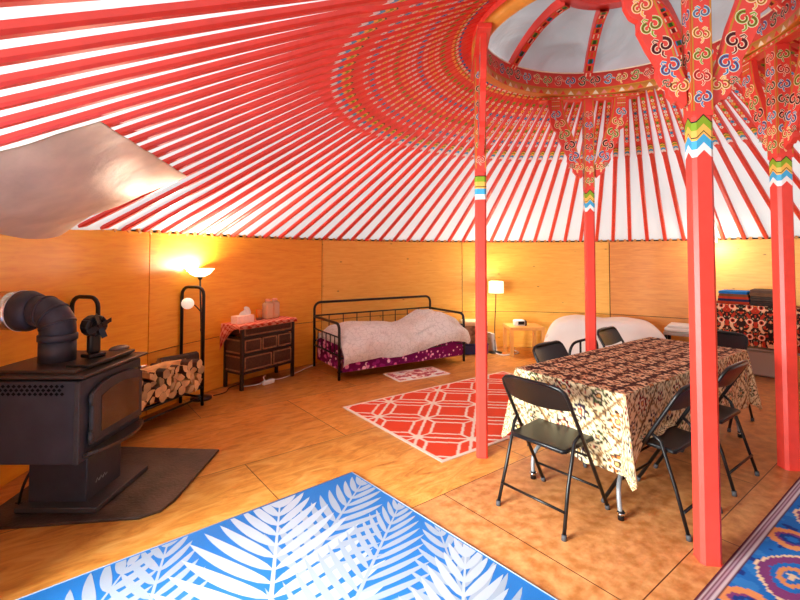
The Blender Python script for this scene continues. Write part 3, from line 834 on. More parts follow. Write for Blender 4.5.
b = log_mesh(.06, .52, 1); o = tag(b.build('split_log'), 'longest pale split log, laid lengthwise on top of the firewood', 'log', 'logs in the firewood rack'); o.location = RA + ra * .42 + rn * .07 + Vector((0, 0, .505)); o.rotation_euler = (0, .9, az_r - PI / 2 + .06)
b = log_mesh(.058, .40, 0); o = tag(b.build('round_log'), 'dark round bark covered log on top of the firewood beside the hoop', 'log', 'logs in the firewood rack'); o.location = RA + ra * .2 + rn * .13 + Vector((0, 0, .50)); o.rotation_euler = (0, .2, az_r - PI / 2 - .25)

# torchiere with a reading globe
LX, LY = -2.165, 4.985
lp = thing('torchiere_lamp', 'black torchiere floor lamp with lit white bowl and small side globe', 'floor lamp', (LX, LY, 0))
b = MB(); b.lathe([(.002, 0), (.11, 0), (.11, .02), (.06, .032), (.014, .045)], M['blackmetal'], seg=32); b.build('base', lp)
b = MB(); b.tube([(0, 0, .03), (.0, -.01, .7), (-.02, -.02, 1.30)], .0095, M['blackmetal']); b.ell((0, -.012, .75), (.014, .014, .03), M['blackmetal'], 10, 8); b.build('pole', lp)
b = MB(); b.lathe([(.012, 0), (.05, .004), (.1, .03), (.145, .085), (.15, .09), (.144, .088), (.098, .034), (.045, .01), (.002, .008)], M['bowl'], (-.02, -.02, 1.325), 36); b.build('lamp_bowl', lp)
b = MB(); b.lathe([(.012, 0), (.022, .012), (.03, .035)], M['blackmetal'], (-.02, -.02, 1.292), 16); b.build('lamp_cup', lp)
b = MB(); b.tube(smoothpath([(-.005, -.015, .82), (.02, -.05, .92), (-.0, -.12, 1.0), (-.01, -.22, 1.055), (-.0, -.26, 1.06)]), .006, M['blackmetal']); b.build('arm', lp)
b = MB(); b.ell((-.02, -.30, 1.065), (.062, .062, .058), M['frost'], 20, 12); b.build('globe_shade', lp)

# ================================================================== DRESSER
dl = Vector((.45, .67, 0)).normalized(); da = math.atan2(dl.y, dl.x)
dr = thing('wicker_drawer_unit', 'dark wood drawer unit with wicker baskets between the rack and daybed', 'drawer unit', (-1.82, 5.25, 0), da)
# local x along the front, y towards the wall
DW, DD, DH = .81, .34, .735
b = MB()
for x in (.018, DW - .018):
    for y in (.018, DD - .018): b.box((x, y, DH / 2), (.036, .036, DH), M['darkwood'], bev=.003)
for z in (.19, .40, .595, DH - .012):
    for y in (.018, DD - .018): b.box((DW / 2, y, z), (DW - .07, .026, .026), M['darkwood'], bev=.003)
    for x in (.018, DW - .018): b.box((x, DD / 2, z), (.026, DD - .07, .026), M['darkwood'], bev=.003)
b.box((DW / 2, DD / 2, DH + .004), (DW + .02, DD + .02, .02), M['darkwood'], bev=.004)
b.build('frame', dr)
for z0, z1 in ((.205, .385), (.415, .58)):
    b = MB(); b.box((.014, DD / 2, (z0 + z1) / 2), (.008, DD - .08, z1 - z0 - .012), M['wicker']); 
    for zz in (z0 + .01, z1 - .01): b.box((.009, DD / 2, zz), (.012, DD - .08, .016), M['wickerframe'])
    b.build('side_panel', dr)
for z0, z1, xs in ((.612, .715, [(.04, DW - .04)]), (.418, .575, [(.045, .29), (.30, .53), (.54, DW - .045)]), (.207, .38, [(.045, .45), (.465, DW - .045)])):
    for x0, x1 in xs:
        b = MB(); w_, h_ = x1 - x0, z1 - z0; xc, zc_ = (x0 + x1) / 2, (z0 + z1) / 2
        b.box((xc, .16, zc_), (w_ - .006, .29, h_ - .01), M['wicker'], bev=.006)
        nrib = int(w_ / .018)
        for k in range(nrib):                        # upright canes
            xx = x0 + .02 + (w_ - .04) * k / max(1, nrib - 1); b.tube([(xx, .0135, z0 + .02), (xx, .0135, z1 - .02)], .0042, M['wicker'], 6)
        for zz in (z0 + .012, z1 - .012): b.tube([(x0 + .012, .011, zz), (x1 - .012, .011, zz)], .009, M['wickerframe'], 8)
        for xx in (x0 + .012, x1 - .012): b.tube([(xx, .011, z0 + .012), (xx, .011, z1 - .012)], .009, M['wickerframe'], 8)
        b.build('basket_drawer', dr)
# red patterned cloth over its top
def cloth_red(u, v):
    s = math.sin(u * 61) * math.sin(v * 37 + u * 11) + .7 * math.sin(u * 130 + 3) * math.sin(v * 90)
    a, c = rgb(206, 66, 40), rgb(240, 170, 140)
    t = .5 + .5 * math.tanh(3 * s); return tuple(a[i] * (1 - t) + c[i] * t for i in range(3))
b = MB()
def rc(u, v):
    x = -.30 + u * 1.16; y = -.06 + v * .46; zt_ = DH + .0165; X, Y, Z = x, y, zt_
    if x < -.015:
        d = -.015 - x; lim = .05 + .2 * v
        X = -.045 - .012 * math.sin(v * 9) * min(1, d * 6); Z = zt_ - min(d, d) * (.12 + 1.5 * v ** 2.6)
    if x > DW + .015: d = x - DW - .015; X = DW + .02; Z = zt_ - d
    if y < -.014: d = -.014 - y; Y = -.02 - .006 * math.sin(u * 40); Z = min(Z, zt_) - d * 1.0
    if y > DD + .014: Y = DD + .014; 
    return Vector((X, Y, Z))
b.grid(rc, 90, 36, M['print'], colf=cloth_red); b.grid(lambda u, v: rc(1 - u, v) + Vector((0, 0, .0015)), 90, 36, M['print'], colf=lambda u, v: cloth_red(1 - u, v))
o = tag(b.build('patterned_runner'), 'red and pink patterned cloth draped over the wicker drawer unit', 'cloth'); o.location = (-1.82, 5.25, 0); o.rotation_euler = (0, 0, da)
def dpos(x, y, z=DH + .0185): return Vector((-1.82, 5.25, z)) + dl * x + Vector((-dl.y, dl.x, 0)) * y
tb = thing('tissue_box', 'pale tissue box with a tissue pulled up, on the red cloth', 'tissue box', dpos(.13, .16), da)
b = MB(); b.box((0, 0, .045), (.24, .12, .09), mat('tissue_carton', rgb(248, 222, 200), .7, var=.06, vscale=30), bev=.004); b.build('box', tb)
b = MB()
def tis(u, v): return Vector((.03 + (u - .5) * .17 * (1 - .35 * v) + .015 * v, .018 * math.sin(u * 9 + v * 4) * (.3 + v),   .088 + .105 * v * (1 - .8 * abs(u - .55))))
b.grid(tis, 14, 8, M['paper']); b.build('tissue', tb)
cn = thing('candle_jar', 'small amber candle jar between the tissue box and the jugs', 'candle', dpos(.42, .22))
b = MB(); b.lathe([(.002, 0), (.036, 0), (.038, .01), (.038, .125), (.034, .13), (.002, .13)], M['amber'], seg=24); b.build('jar', cn)
b = MB(); b.lathe([(.039, 0), (.0395, .002), (.0395, .03), (.039, .032)], mat('candle_label', rgb(120, 70, 40), .6), seg=24, caps=False); b.build('paper_label', cn)
def jug(x, y, label):
    j = thing('water_jug', label, 'jug', dpos(x, y), da, None)
    b = MB(); b.box((0, 0, .105), (.105, .105, .21), M['jug'], bev=.022, seg=3); b.lathe([(.045, 0), (.036, .018), (.03, .03)], M['jug'], (0, 0, .205), 20); b.build('body', j)
    b = MB(); b.lathe([(.002, 0), (.035, 0), (.035, .022), (.03, .026), (.002, .026)], M['pink'], (0, 0, .226), 20); b.build('lid', j); return j
jug(.52, .18, 'clear square jug with pink lid nearest the amber candle jar')
jug(.645, .2, 'clear square jug with pink lid farthest from the tissue box')
# ================================================================== DAYBED
bl = Vector((.852, .523, 0)); ba = math.atan2(bl.y, bl.x)
BO = Vector((-.76, 5.71, 0))
def bpos(x, y, z=0): return BO + bl * x + Vector((-bl.y, bl.x, 0)) * y + Vector((0, 0, z))
BLn, BWd = 2.0, .86
bed = thing('daybed', 'black metal daybed frame with hooped back and arms against the wall', 'daybed', BO, ba)
b = MB()
r_ = .018; H = .895; rc_ = .09
b.tube([(0, BWd, 0), (0, BWd, H - rc_)] + [(rc_ - rc_ * math.cos(a), BWd, H - rc_ + rc_ * math.sin(a)) for a in (.4, .8, 1.2, PI / 2)] + [(BLn - rc_ + rc_ * math.sin(a), BWd, H - rc_ + rc_ * math.cos(a)) for a in (0, .4, .8, 1.2, PI / 2)] + [(BLn, BWd, 0)], r_, M['blackmetal'], 12)
b.tube([(0, BWd, .71), (BLn, BWd, .71)], .011, M['blackmetal']); b.tube([(0, BWd, .36), (BLn, BWd, .36)], .013, M['blackmetal'])
for k in range(1, 9): b.tube([(BLn * k / 9, BWd, .36), (BLn * k / 9, BWd, .71)], .0075, M['blackmetal'], 8)
b.build('back_frame', bed)
for x in (0, BLn):
    b = MB(); Ha = .70; ra_ = .08
    b.tube([(x, 0, 0), (x, 0, Ha - ra_)] + [(x, ra_ - ra_ * math.cos(a), Ha - ra_ + ra_ * math.sin(a)) for a in (.4, .8, 1.2, PI / 2)] + [(x, BWd, Ha)], r_, M['blackmetal'], 12)
    b.tube([(x, 0, .53), (x, BWd, .53)], .010, M['blackmetal']); b.tube([(x, 0, .30), (x, BWd, .30)], .012, M['blackmetal'])
    for k in range(1, 6): b.tube([(x, BWd * k / 6, .30), (x, BWd * k / 6, .53)], .0075, M['blackmetal'], 8)
    b.build('arm_frame', bed)
b = MB(); b.tube([(0, .0, .27), (BLn, .0, .27)], .014, M['blackmetal']); b.tube([(0, .05, .09), (BLn, .05, .09)], .012, M['blackmetal'])
for k in range(9): b.box((BLn * (k + .5) / 9, BWd / 2, .28), (.05, BWd - .03, .008), M['blackmetal'])
b.build('base_rails', bed)
# mattress under a purple dotted sheet that hangs to the floor rail
mt_ = thing('mattress', 'mattress in a purple dotted sheet, lying on the black daybed', 'mattress', bpos(0, 0, 0), ba)
b = MB(); b.box((BLn / 2, BWd / 2, .385), (BLn - .06, BWd - .05, .19), M['mattress'], bev=.04, seg=3); b.build('pad', mt_)
random.seed(3)
DOTS = []
for k in range(190):
    s = random.random(); DOTS.append((s * 1.95, random.uniform(.0, .34), (.075 - .052 * s ** .8) * random.uniform(.45, 1), random.choice([rgb(236, 150, 190), rgb(214, 96, 160), rgb(250, 200, 216), rgb(150, 30, 110)])))
PUR = rgb(112, 10, 76)
def dotcol(x, z):
    c = PUR
    for dx, dz, dr_, dc in DOTS:
        if (x - dx) ** 2 + (z - dz) ** 2 < (dr_ * .5) ** 2: c = dc
    return c
b = MB()
X0, X1 = .04, BLn - .035
b.grid(lambda u, v: Vector((X0 + (X1 - X0) * u, -.012 - .006 * math.sin(u * 23) * (1 - v), .095 + .33 * v)), 390, 66, M['print'], colf=lambda u, v: dotcol((X1 - X0) * u, .33 * v))
b.grid(lambda u, v: Vector((X0 - .012, -.01 + (BWd - .03) * (1 - u), .11 + .31 * v)), 120, 50, M['print'], colf=lambda u, v: dotcol(.6 * (u), .33 * v))
b.grid(lambda u, v: Vector((X1 + .012, -.01 + (BWd - .03) * u, .11 + .31 * v)), 60, 30, M['print'], colf=lambda u, v: dotcol(1.3 + .6 * u, .33 * v))
o = b.build('dotted_sheet', mt_); o['label'] = 'purple sheet with pink dots'
# duvet with a pillow mound at the right end
b = MB()
def duv(u, v):
    # v: 0 front hem .. 1 back; u: 0 left .. 1 right
    x = .015 + u * (BLn + .03); fr = .075 + .02 * math.sin(u * 17) + .02 * math.sin(u * 7 + 1)
    hem = .20 + .12 * u + .03 * math.sin(u * 9 + .5)
    top = .56 + .035 * math.sin(u * 5 + .6) + .20 * math.exp(-((u - .80) / .15) ** 2) + .04 * math.exp(-((u - .3) / .2) ** 2)
    s = v * 1.5
    if s < .5:
        t = s / .5; a = t * PI / 2
        y = -fr - .045 * math.sin(t * PI) ; z = hem + (top - .10 - hem) * t
        y += .05 * t * t
    else:
        t = (s - .5) / 1.0; y = -.02 + (BWd - .02) * t
        z = top - .10 * (1 - min(1, t * 5)) ** 2 - .10 * max(0, t - .75) / .25
    edge = min(u, 1 - u)
    if edge < .06: z -= (1 - edge / .06) ** 2 * (.12 if s >= .5 else .04)
    nz = noise.noise(Vector((x * 3.2, y * 3.2 + s * 2, 2.2))) * .03 + noise.noise(Vector((x * 8, s * 7, 5))) * .012
    return Vector((x, y - nz * .8, z + nz))
b.grid(duv, 110, 70, M['duvet'])
b.grid(lambda u, v: duv(1 - u, v) + Vector((0, .012, -.012)), 60, 40, M['duvet'])
o = tag(b.build('duvet'), 'pale grey sprigged duvet heaped on the black daybed', 'duvet'); o.location = BO; o.rotation_euler = (0, 0, ba)
b = MB(); b.ell((0, 0, 0), (.24, .30, .085), M['mattress'], 20, 12); o = tag(b.build('pillow'), 'pillow making the hump under the daybed duvet', 'pillow'); o.location = bpos(1.62, .5, .585); o.rotation_euler = (0, 0, ba)
bpy.data.objects.remove(o)
# bedside mat
def matcol(u, v):
    s = noise.noise(Vector((u * 9, v * 6, 1))) + .7 * noise.noise(Vector((u * 22, v * 14, 4)))
    e = min(u * .77, (1 - u) * .77, v * .43, (1 - v) * .43)
    if e < .03: return rgb(236, 214, 200)
    return rgb(244, 226, 214) if s > .12 else (rgb(206, 120, 120) if s > -.25 else rgb(176, 80, 92))
b = MB(); b.grid(lambda u, v: Vector((.77 * u, .43 * v, .007 + .002 * noise.noise(Vector((u * 6, v * 5, 0))))), 110, 62, M['weave'], colf=matcol)
b.box((.385, .215, .0035), (.77, .43, .006), M['paper'])
o = tag(b.build('bedside_mat'), 'small pink and white mat on the floor in front of the daybed', 'mat'); o.location = (-.01, 5.64, 0); o.rotation_euler = (0, 0, math.atan2(.38, .67))

# storage boxes at the foot of the daybed
sb = thing('storage_bin', 'blue plastic bin on the floor behind the right end of the daybed', 'bin', (1.18, 7.33, 0), math.radians(5))
b = MB(); b.prism([(-.2, -.14), (.2, -.14), (.2, .14), (-.2, .14)], .15, M['blueplastic'], bev=.008); b.build('tub', sb)
b = MB(); b.box((0, 0, .158), (.42, .30, .018), M['blueplastic'], bev=.006); b.build('rim', sb)
fb = thing('fabric_box', 'mottled fabric box with cream top, stacked on the blue bin', 'box', (1.18, 7.33, .167), math.radians(5))
b = MB(); b.box((0, 0, .14), (.39, .27, .28), mat('mottled_fabric', rgb(150, 120, 96), .9, var=.6, vscale=14), bev=.012); b.build('sides', fb)
b = MB(); b.box((0, 0, .315), (.40, .28, .08), mat('cream_lid', rgb(240, 222, 176), .8), bev=.02); b.build('lid', fb)
b = MB(); b.box((0, 0, .15), (.02, .3, .3), M['paper'], Ry(-.18), .002); o = tag(b.build('white_board'), 'white board leaning against the wall behind the red post', 'board'); o.location = (1.48, 7.48, .005); o.rotation_euler = (0, 0, .4)

# standing lamp with drum shade
dlamp = thing('drum_shade_lamp', 'thin black floor lamp with lit drum shade beside the wooden table', 'floor lamp', (1.53, 7.34, 0))
b = MB(); b.lathe([(.002, 0), (.11, 0), (.11, .014), (.02, .025), (.008, .04)], M['blackmetal'], seg=28); b.build('base', dlamp)
b = MB(); b.tube(smoothpath([(0, 0, .02), (-.005, 0, .4), (.012, 0, .75), (.022, 0, 1.06)]), .0075, M['blackmetal']); b.build('pole', dlamp)
b = MB(); b.lathe([(.105, 0), (.12, 0), (.118, .185), (.104, .185)], M['shade'], (.022, 0, .955), 32, caps=False); b.lathe([(.103, .183), (.103, 0)], M['shade'], (.022, 0, .955), 32, caps=False); b.build('lamp_shade', dlamp)

# small wooden side table with a clock radio
SX, SY = 1.965, 7.27
sd = thing('side_table', 'square pale wooden side table against the wall by the drum shade lamp', 'side table', (SX, SY, 0), .03)
b = MB(); b.box((0, 0, .425), (.54, .46, .05), M['lightwood'], bev=.004); b.build('table_top', sd)
for x in (-.243, .243):
    for y in (-.203, .203):
        b = MB(); b.box((x, y, .2), (.052, .052, .4), M['lightwood'], bev=.003); b.build('leg', sd)
cr = thing('clock_radio', 'small white clock radio with dark end on the side table', 'clock radio', (SX - .08, SY - .05, .45), .1); cr.scale = (.85, .9, .95)
b = MB(); b.box((0, 0, .05), (.2, .13, .1), M['white'], bev=.025, seg=3); b.build('body', cr)
b = MB(); b.box((.02, -.067, .05), (.12, .006, .055), M['blackmetal'], bev=.002); b.build('display', cr)
b = MB(); b.box((.11, 0, .045), (.05, .11, .085), M['darkwood'], bev=.015); b.build('speaker', cr)
# cords
def cord(name, label, pts, m, r=.0055):
    b = MB(); b.tube(smoothpath(pts, 8), r, m, 8); return tag(b.build(name), label, 'cord')
cord('extension_cord', 'white power cord lying on the floor by the drum shade lamp', [(1.52, 7.24, .012), (1.62, 7.12, .008), (1.78, 7.2, .008), (1.9, 7.3, .008), (1.86, 7.42, .02)], M['white'], .009)
cord('extension_cord', 'pale power cord along the wall under the wicker drawer unit', [(-1.86, 5.42, .008), (-1.72, 5.5, .008), (-1.6, 5.62, .03), (-1.5, 5.78, .008), (-1.36, 6.08, .01), (-1.29, 6.3, .01), (-1.2, 6.52, .01)], M['white'])
b = MB(); b.box((0, 0, .025), (.16, .05, .05), M['white'], bev=.01); b.tube([(-.05, 0, .05), (-.06, .02, .09), (-.02, .03, .1)], .006, M['white'])
o = tag(b.build('power_strip'), 'white power strip on the floor beneath the wicker drawer unit', 'power strip'); o.location = (-1.60, 5.56, .0); o.rotation_euler = (0, 0, da)
cord('extension_cord', 'black lamp cord running along the wall from the torchiere', [(-2.06, 5.06, .012), (-1.98, 5.2, .008), (-2.0, 5.36, .008), (-1.94, 5.52, .008)], M['blackmetal'])

# white bed against the back wall
tb_ = math.radians(68.6); tv = Vector((math.sin(tb_), -math.cos(tb_), 0)); wb = thing('low_bed', 'low bed base behind the dining table, under a puffy white cover', 'bed', pol(68.6, 3.70), math.atan2(tv.y, tv.x))
b = MB(); b.box((0, 0, .14), (1.60, .82, .12), M['lightwood'], bev=.01)
for x in (-.72, .72):
    for y in (-.34, .34): b.box((x, y, .045), (.07, .07, .09), M['lightwood'])
b.build('bed_base', wb)
b = MB(); b.box((0, 0, .29), (1.62, .84, .19), M['mattress'], bev=.05, seg=3); b.build('mattress', wb)
b = MB()
def dome(u, v):
    x = (u - .5) * 2; y = (v - .5) * 2
    
    hx = max(0, 1 - abs(x) ** 5.5); hy = max(0, 1 - abs(y) ** 6)
    z = .10 + .515 * (hx * hy) ** .55 + .012 * noise.noise(Vector((x * 4, y * 3, 7))) * hx * hy - .02 * math.exp(-(x / .12) ** 2) * hx
    return Vector((x * .86, y * .485, z))
b.grid(dome, 90, 50, M['bedwhite'])
o = tag(b.build('white_bed_cover'), 'puffy white cover heaped over the low bed behind the dining table', 'bed cover'); o.location = pol(68.6, 3.70); o.rotation_euler = (0, 0, math.atan2(tv.y, tv.x))

# low grey bench with folded white blanket
bz = math.radians(50.5); bt = math.atan2(-math.cos(bz), math.sin(bz))
bn_ = thing('low_bench', 'low dark legged grey bench against the wall beside the white bed', 'bench', pol(51.8, 3.98), bt)
b = MB(); b.box((0, 0, .43), (.62, .36, .05), M['greyplastic'], bev=.008); b.build('seat', bn_)
for x in (-.28, .28):
    for y in (-.14, .14): 
        b = MB(); b.box((x, y, .2), (.04, .04, .41), M['blackmetal'], bev=.004); b.build('leg', bn_)
b = MB(); b.box((0, 0, .03), (.60, .34, .06), M['bedwhite'], bev=.025, seg=3); b.box((.02, 0, .078), (.56, .32, .045), M['bedwhite'], bev=.02, seg=3)
o = tag(b.build('white_blanket'), 'folded white blanket lying on the low grey bench', 'blanket'); o.location = pol(51.8, 3.98, .456); o.rotation_euler = (0, 0, bt)

# ================================================================== RIGHT TABLE with blankets
gz = math.radians(42.0); gt = math.atan2(-math.cos(gz), math.sin(gz))      # local x along the wall to the right, -y to the room
GP = pol(41.5, 3.98)
gx = Vector((math.cos(gt), math.sin(gt), 0)); gy = Vector((-gx.y, gx.x, 0))
tt = thing('blanket_table', 'narrow wall table under the folk patterned cloth, behind the right post', 'table', GP, gt)
GW, GD, GH = 1.04, .42, .90
b = MB(); b.box((0, 0, GH - .0175), (GW, GD, .035), M['lightwood'], bev=.004); b.build('table_top', tt)
for x in (-GW / 2 + .03, GW / 2 - .03):
    for y in (-GD / 2 + .03, GD / 2 - .03):
        b = MB(); b.box((x, y, (GH - .035) / 2), (.045, .045, GH - .035), M['lightwood'], bev=.003); b.build('leg', tt)
def folk(x, z):
    """dark cloth with mirrored folk motifs in red, cream and green"""
    p = .30; xm = abs(((x + p / 2) % p) - p / 2); c = rgb(44, 28, 26)
    n1 = noise.noise(Vector((xm * 26, z * 19, 1.5))); n2 = noise.noise(Vector((xm * 40, z * 34, 8)))
    if n1 > .24: c = rgb(226, 178, 140)
    elif n1 < -.30: c = rgb(176, 52, 34)
    elif n2 > .34: c = rgb(214, 110, 60)
    elif n2 < -.38: c = rgb(92, 104, 84)
    for q in range(3):
        zz = .12 + .19 * q; d = math.hypot(xm - .06, (z - zz) * .9)
        if d < .036: c = rgb(236, 190, 160) if d > .025 else rgb(196, 66, 40) if d > .015 else rgb(30, 20, 20)
    return c
b = MB()
def gcl(u, v):
    x = -GW / 2 - .012 + (GW + .024) * u; s = v * (.52 + GD)
    fold = .016 * math.sin(x * 11) + .008 * math.sin(x * 23 + 1)
    if s < .52:
        dz = .52 - s; k = dz / .52
        return Vector((x + (.03 * k if u > .85 else 0), -GD / 2 - .014 - .012 * k - fold * k, GH + .004 - dz * (1 + .06 * max(0, (u - .8) / .2))))
    return Vector((x, -GD / 2 - .012 + (s - .52), GH + .004))
b.grid(gcl, 224, 188, M['print'], colf=lambda u, v: folk(GW * u, .94 * v))
def gsd(u, v):
    y = -GD / 2 - .02 + GD * u; k = 1 - v
    return Vector((GW / 2 + .014 + .035 * k + .02 * math.sin(u * 9) * k, y, GH + .004 - .55 * k))
b.grid(gsd, 84, 110, M['print'], colf=lambda u, v: folk(.8 + GD * u, .55 * v))
o = tag(b.build('folk_tablecloth'), 'dark folk patterned cloth hanging over the wall table with blankets', 'tablecloth'); o.location = GP; o.rotation_euler = (0, 0, gt)
def gpos(x, y, z): return GP + gx * x + gy * y + Vector((0, 0, z))
bn2 = thing('grey_bin', 'grey plastic storage bin on the floor under the folk patterned cloth', 'bin', gpos(.18, -.02, 0), gt)
b = MB(); V = []
b.box((0, 0, .165), (.62, .36, .33), M['greyplastic'], bev=.03, seg=3); b.build('tub', bn2)
b = MB(); b.box((0, 0, .345), (.66, .40, .03), M['greyplastic'], bev=.01); b.build('lid', bn2)
def blanket(x, z, w, d, h, col, label, rz=0, name='folded_blanket'):
    b = MB(); m = cloth_mat('blanket_' + label[:10], col)
    for i in (0, 1): b.box((random.uniform(-.006, .006), 0, h * (.26 + .5 * i)), (w, d, h * .5), m, bev=h * .2, seg=3)
    b.tube(arc((0, h * .5), h * .34, 90, 270, 8, 'xz', 0) if False else [(-w / 2 + .012, -d / 2 + .01, h * .5), (-w / 2 + .012, d / 2 - .01, h * .5)], h * .3, m)
    o = tag(b.build(name), label, 'blanket', None); o.location = gpos(x, 0, z); o.rotation_euler = (0, 0, gt + rz); return o
z0 = GH + .007
STK = [('rust red folded blanket at the bottom of the colourful stack', rgb(170, 58, 36), .034), ('navy folded blanket second from the bottom of the colourful stack', rgb(44, 48, 80), .032), ('red folded blanket in the middle of the colourful stack', rgb(190, 64, 40), .030),
       ('brown folded blanket under the blue one on the colourful stack', rgb(120, 78, 54), .034), ('blue folded blanket on top of the colourful stack', rgb(40, 110, 180), .036)]
z = z0
for i, (lb, c, h) in enumerate(STK):
    blanket(-.17 + .008 * (i % 2), z, .36 - .010 * i, .32, h, c, lb, .03 * (i % 3 - 1)); z += h + .001
STK2 = [('charcoal folded blanket at the bottom of the dark stack', rgb(62, 52, 48), .058), ('dark grey folded blanket second in the dark stack', rgb(76, 66, 60), .056), ('brown grey folded blanket third in the dark stack', rgb(112, 86, 66), .046), ('taupe folded blanket on top of the dark stack', rgb(104, 84, 72), .04)]
z = z0
for i, (lb, c, h) in enumerate(STK2):
    blanket(.19 - .012 * i, z, .35 - .022 * i, .32, h, c, lb, .04 * (i % 2)); z += h + .001
# white clip lamp over it
wl = thing('clip_lamp', 'small white clip lamp at the top of the wall above the blankets', 'lamp', pol(47.6, RW - .02, 1.78), math.radians(47.6 + 180))
b = MB(); b.box((.0, 0, 0), (.03, .05, .07), M['white'], bev=.008); b.tube(smoothpath([(.01, 0, .02), (.05, 0, .05), (.09, -.03, .03)]), .009, M['white']); b.build('clip', wl)
b = MB(); b.lathe([(.018, .05), (.03, .03), (.05, -.03), (.047, -.03), (.026, .03), (.016, .045)], M['white'], (.11, -.05, -.01), 20); b.build('lamp_head', wl)
b = MB(); b.ell((.11, -.05, -.02), (.022, .022, .026), mat('lit_bulb', (.9, .85, .7), .4, emit=(1, .8, .5), estr=12), 12, 8); b.build('bulb', wl)
# ================================================================== DINING TABLE
TU = Vector((.799, .601, 0)); TN = Vector((.601, -.799, 0)); TA = math.atan2(TU.y, TU.x)
TC = Vector((1.905, 3.612, 0)); TL, TWd, TH = 2.07, .78, .742
# local x along the table (+x away), local -y towards the near long side
tbl = thing('folding_table', 'long folding table with grey tube legs under the paisley tablecloth', 'table', TC, TA)
b = MB(); b.box((0, 0, TH - .02), (TL, TWd, .04), M['mattress'], bev=.006); b.build('table_top', tbl)
for sx in (-1, 1):
    b = MB(); xb = sx * (TL / 2 - .30); xf = sx * (TL / 2 - .025)
    zz = .5
    for y in (-.27, .27):
        b.tube(smoothpath([(xb, y * .62, TH - .045), (xb + sx * .02, y * .66, .52), (xb + sx * .06, y * .9, .34), (xb + sx * .12, y * 1.02, .24), (xf - sx * .02, y * 1.12 - .02, .16), (xf, y * 1.15 - .035, .0)], 5), .0135, M['greymetal'], 12)
    b.tube([(xb + sx * .06, -.24, .34), (xb + sx * .06, .24, .34)], .011, M['greymetal']); b.tube([(xb, -.17, TH - .05), (xb, .17, TH - .05)], .012, M['greymetal'])
    lg = b.build('leg_frame', tbl)
    for y in (-.3455, .2755):
        b = MB(); b.cyl((xf, y, 0), (xf, y, .05), .019, M['blackmetal'], seg=14); b.cyl((xf, y, .03), (xf, y, .042), .023, M['chrome'], seg=14); b.build('foot_cap', lg)
def rosette(x, y, s, seed):
    d = math.hypot(x, y) / s; a = math.atan2(y, x)
    pet = .78 + .22 * math.cos(8 * a + seed)
    if d > pet: return None
    if d > pet * .82: return rgb(50, 30, 28)
    if d > .5: return (rgb(150, 40, 40), rgb(60, 50, 80), rgb(96, 110, 70), rgb(196, 110, 50))[seed % 4]
    if d > .36: return rgb(240, 226, 190)
    if d > .2: return (rgb(60, 40, 60), rgb(160, 60, 50), rgb(50, 40, 30))[seed % 3]
    return rgb(230, 180, 110)
def paisley(u, v):
    """cream print with rosettes and lattice, table top painted brown as a stand-in for reflected roof light; u, v in metres from the centre"""
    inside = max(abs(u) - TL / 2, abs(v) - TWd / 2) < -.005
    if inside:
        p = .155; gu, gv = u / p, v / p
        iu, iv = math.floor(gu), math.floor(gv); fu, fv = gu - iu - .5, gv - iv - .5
        c = rgb(84, 40, 30)  # brown ground imitates the red roof reflected at a grazing angle
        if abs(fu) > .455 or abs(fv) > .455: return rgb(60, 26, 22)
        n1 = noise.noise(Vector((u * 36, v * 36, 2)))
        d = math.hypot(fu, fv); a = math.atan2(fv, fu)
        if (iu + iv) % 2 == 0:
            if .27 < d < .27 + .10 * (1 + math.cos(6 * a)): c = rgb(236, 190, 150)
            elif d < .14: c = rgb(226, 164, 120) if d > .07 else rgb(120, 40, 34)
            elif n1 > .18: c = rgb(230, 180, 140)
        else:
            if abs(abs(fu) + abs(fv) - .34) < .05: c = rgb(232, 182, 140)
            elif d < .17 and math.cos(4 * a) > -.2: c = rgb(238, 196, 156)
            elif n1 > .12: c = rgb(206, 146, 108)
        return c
    p = .17; ru, rv = (u + v) * .7071 / p, (u - v) * .7071 / p
    iu, iv = math.floor(ru), math.floor(rv); fu, fv = ru - iu - .5, rv - iv - .5
    base = rgb(226, 210, 168); dk = rgb(64, 46, 38)
    if abs(fu) > .42 or abs(fv) > .42:
        e = max(abs(fu), abs(fv))
        if e > .475: return rgb(120, 88, 62)
        n2 = noise.noise(Vector((u * 120, v * 120, 1)))
        return rgb(232, 214, 170) if n2 > .0 else (rgb(176, 140, 92) if n2 > -.25 else dk)
    sd = (iu * 7 + iv * 13) % 12
    r = rosette(fu, fv, .36 if sd % 3 else .28, sd)
    if r: return r
    n1 = noise.noise(Vector((u * 62, v * 62, 3)))
    if n1 > .24: return dk
    if n1 < -.42: return (rgb(178, 80, 60), rgb(120, 120, 80))[sd % 2]
    return base
OH, EH = .46, .46                                   # overhang on the long sides and on the ends
SEATS = ((-.685, -1), (.065, -1), (-.35, 1), (.83, 1))
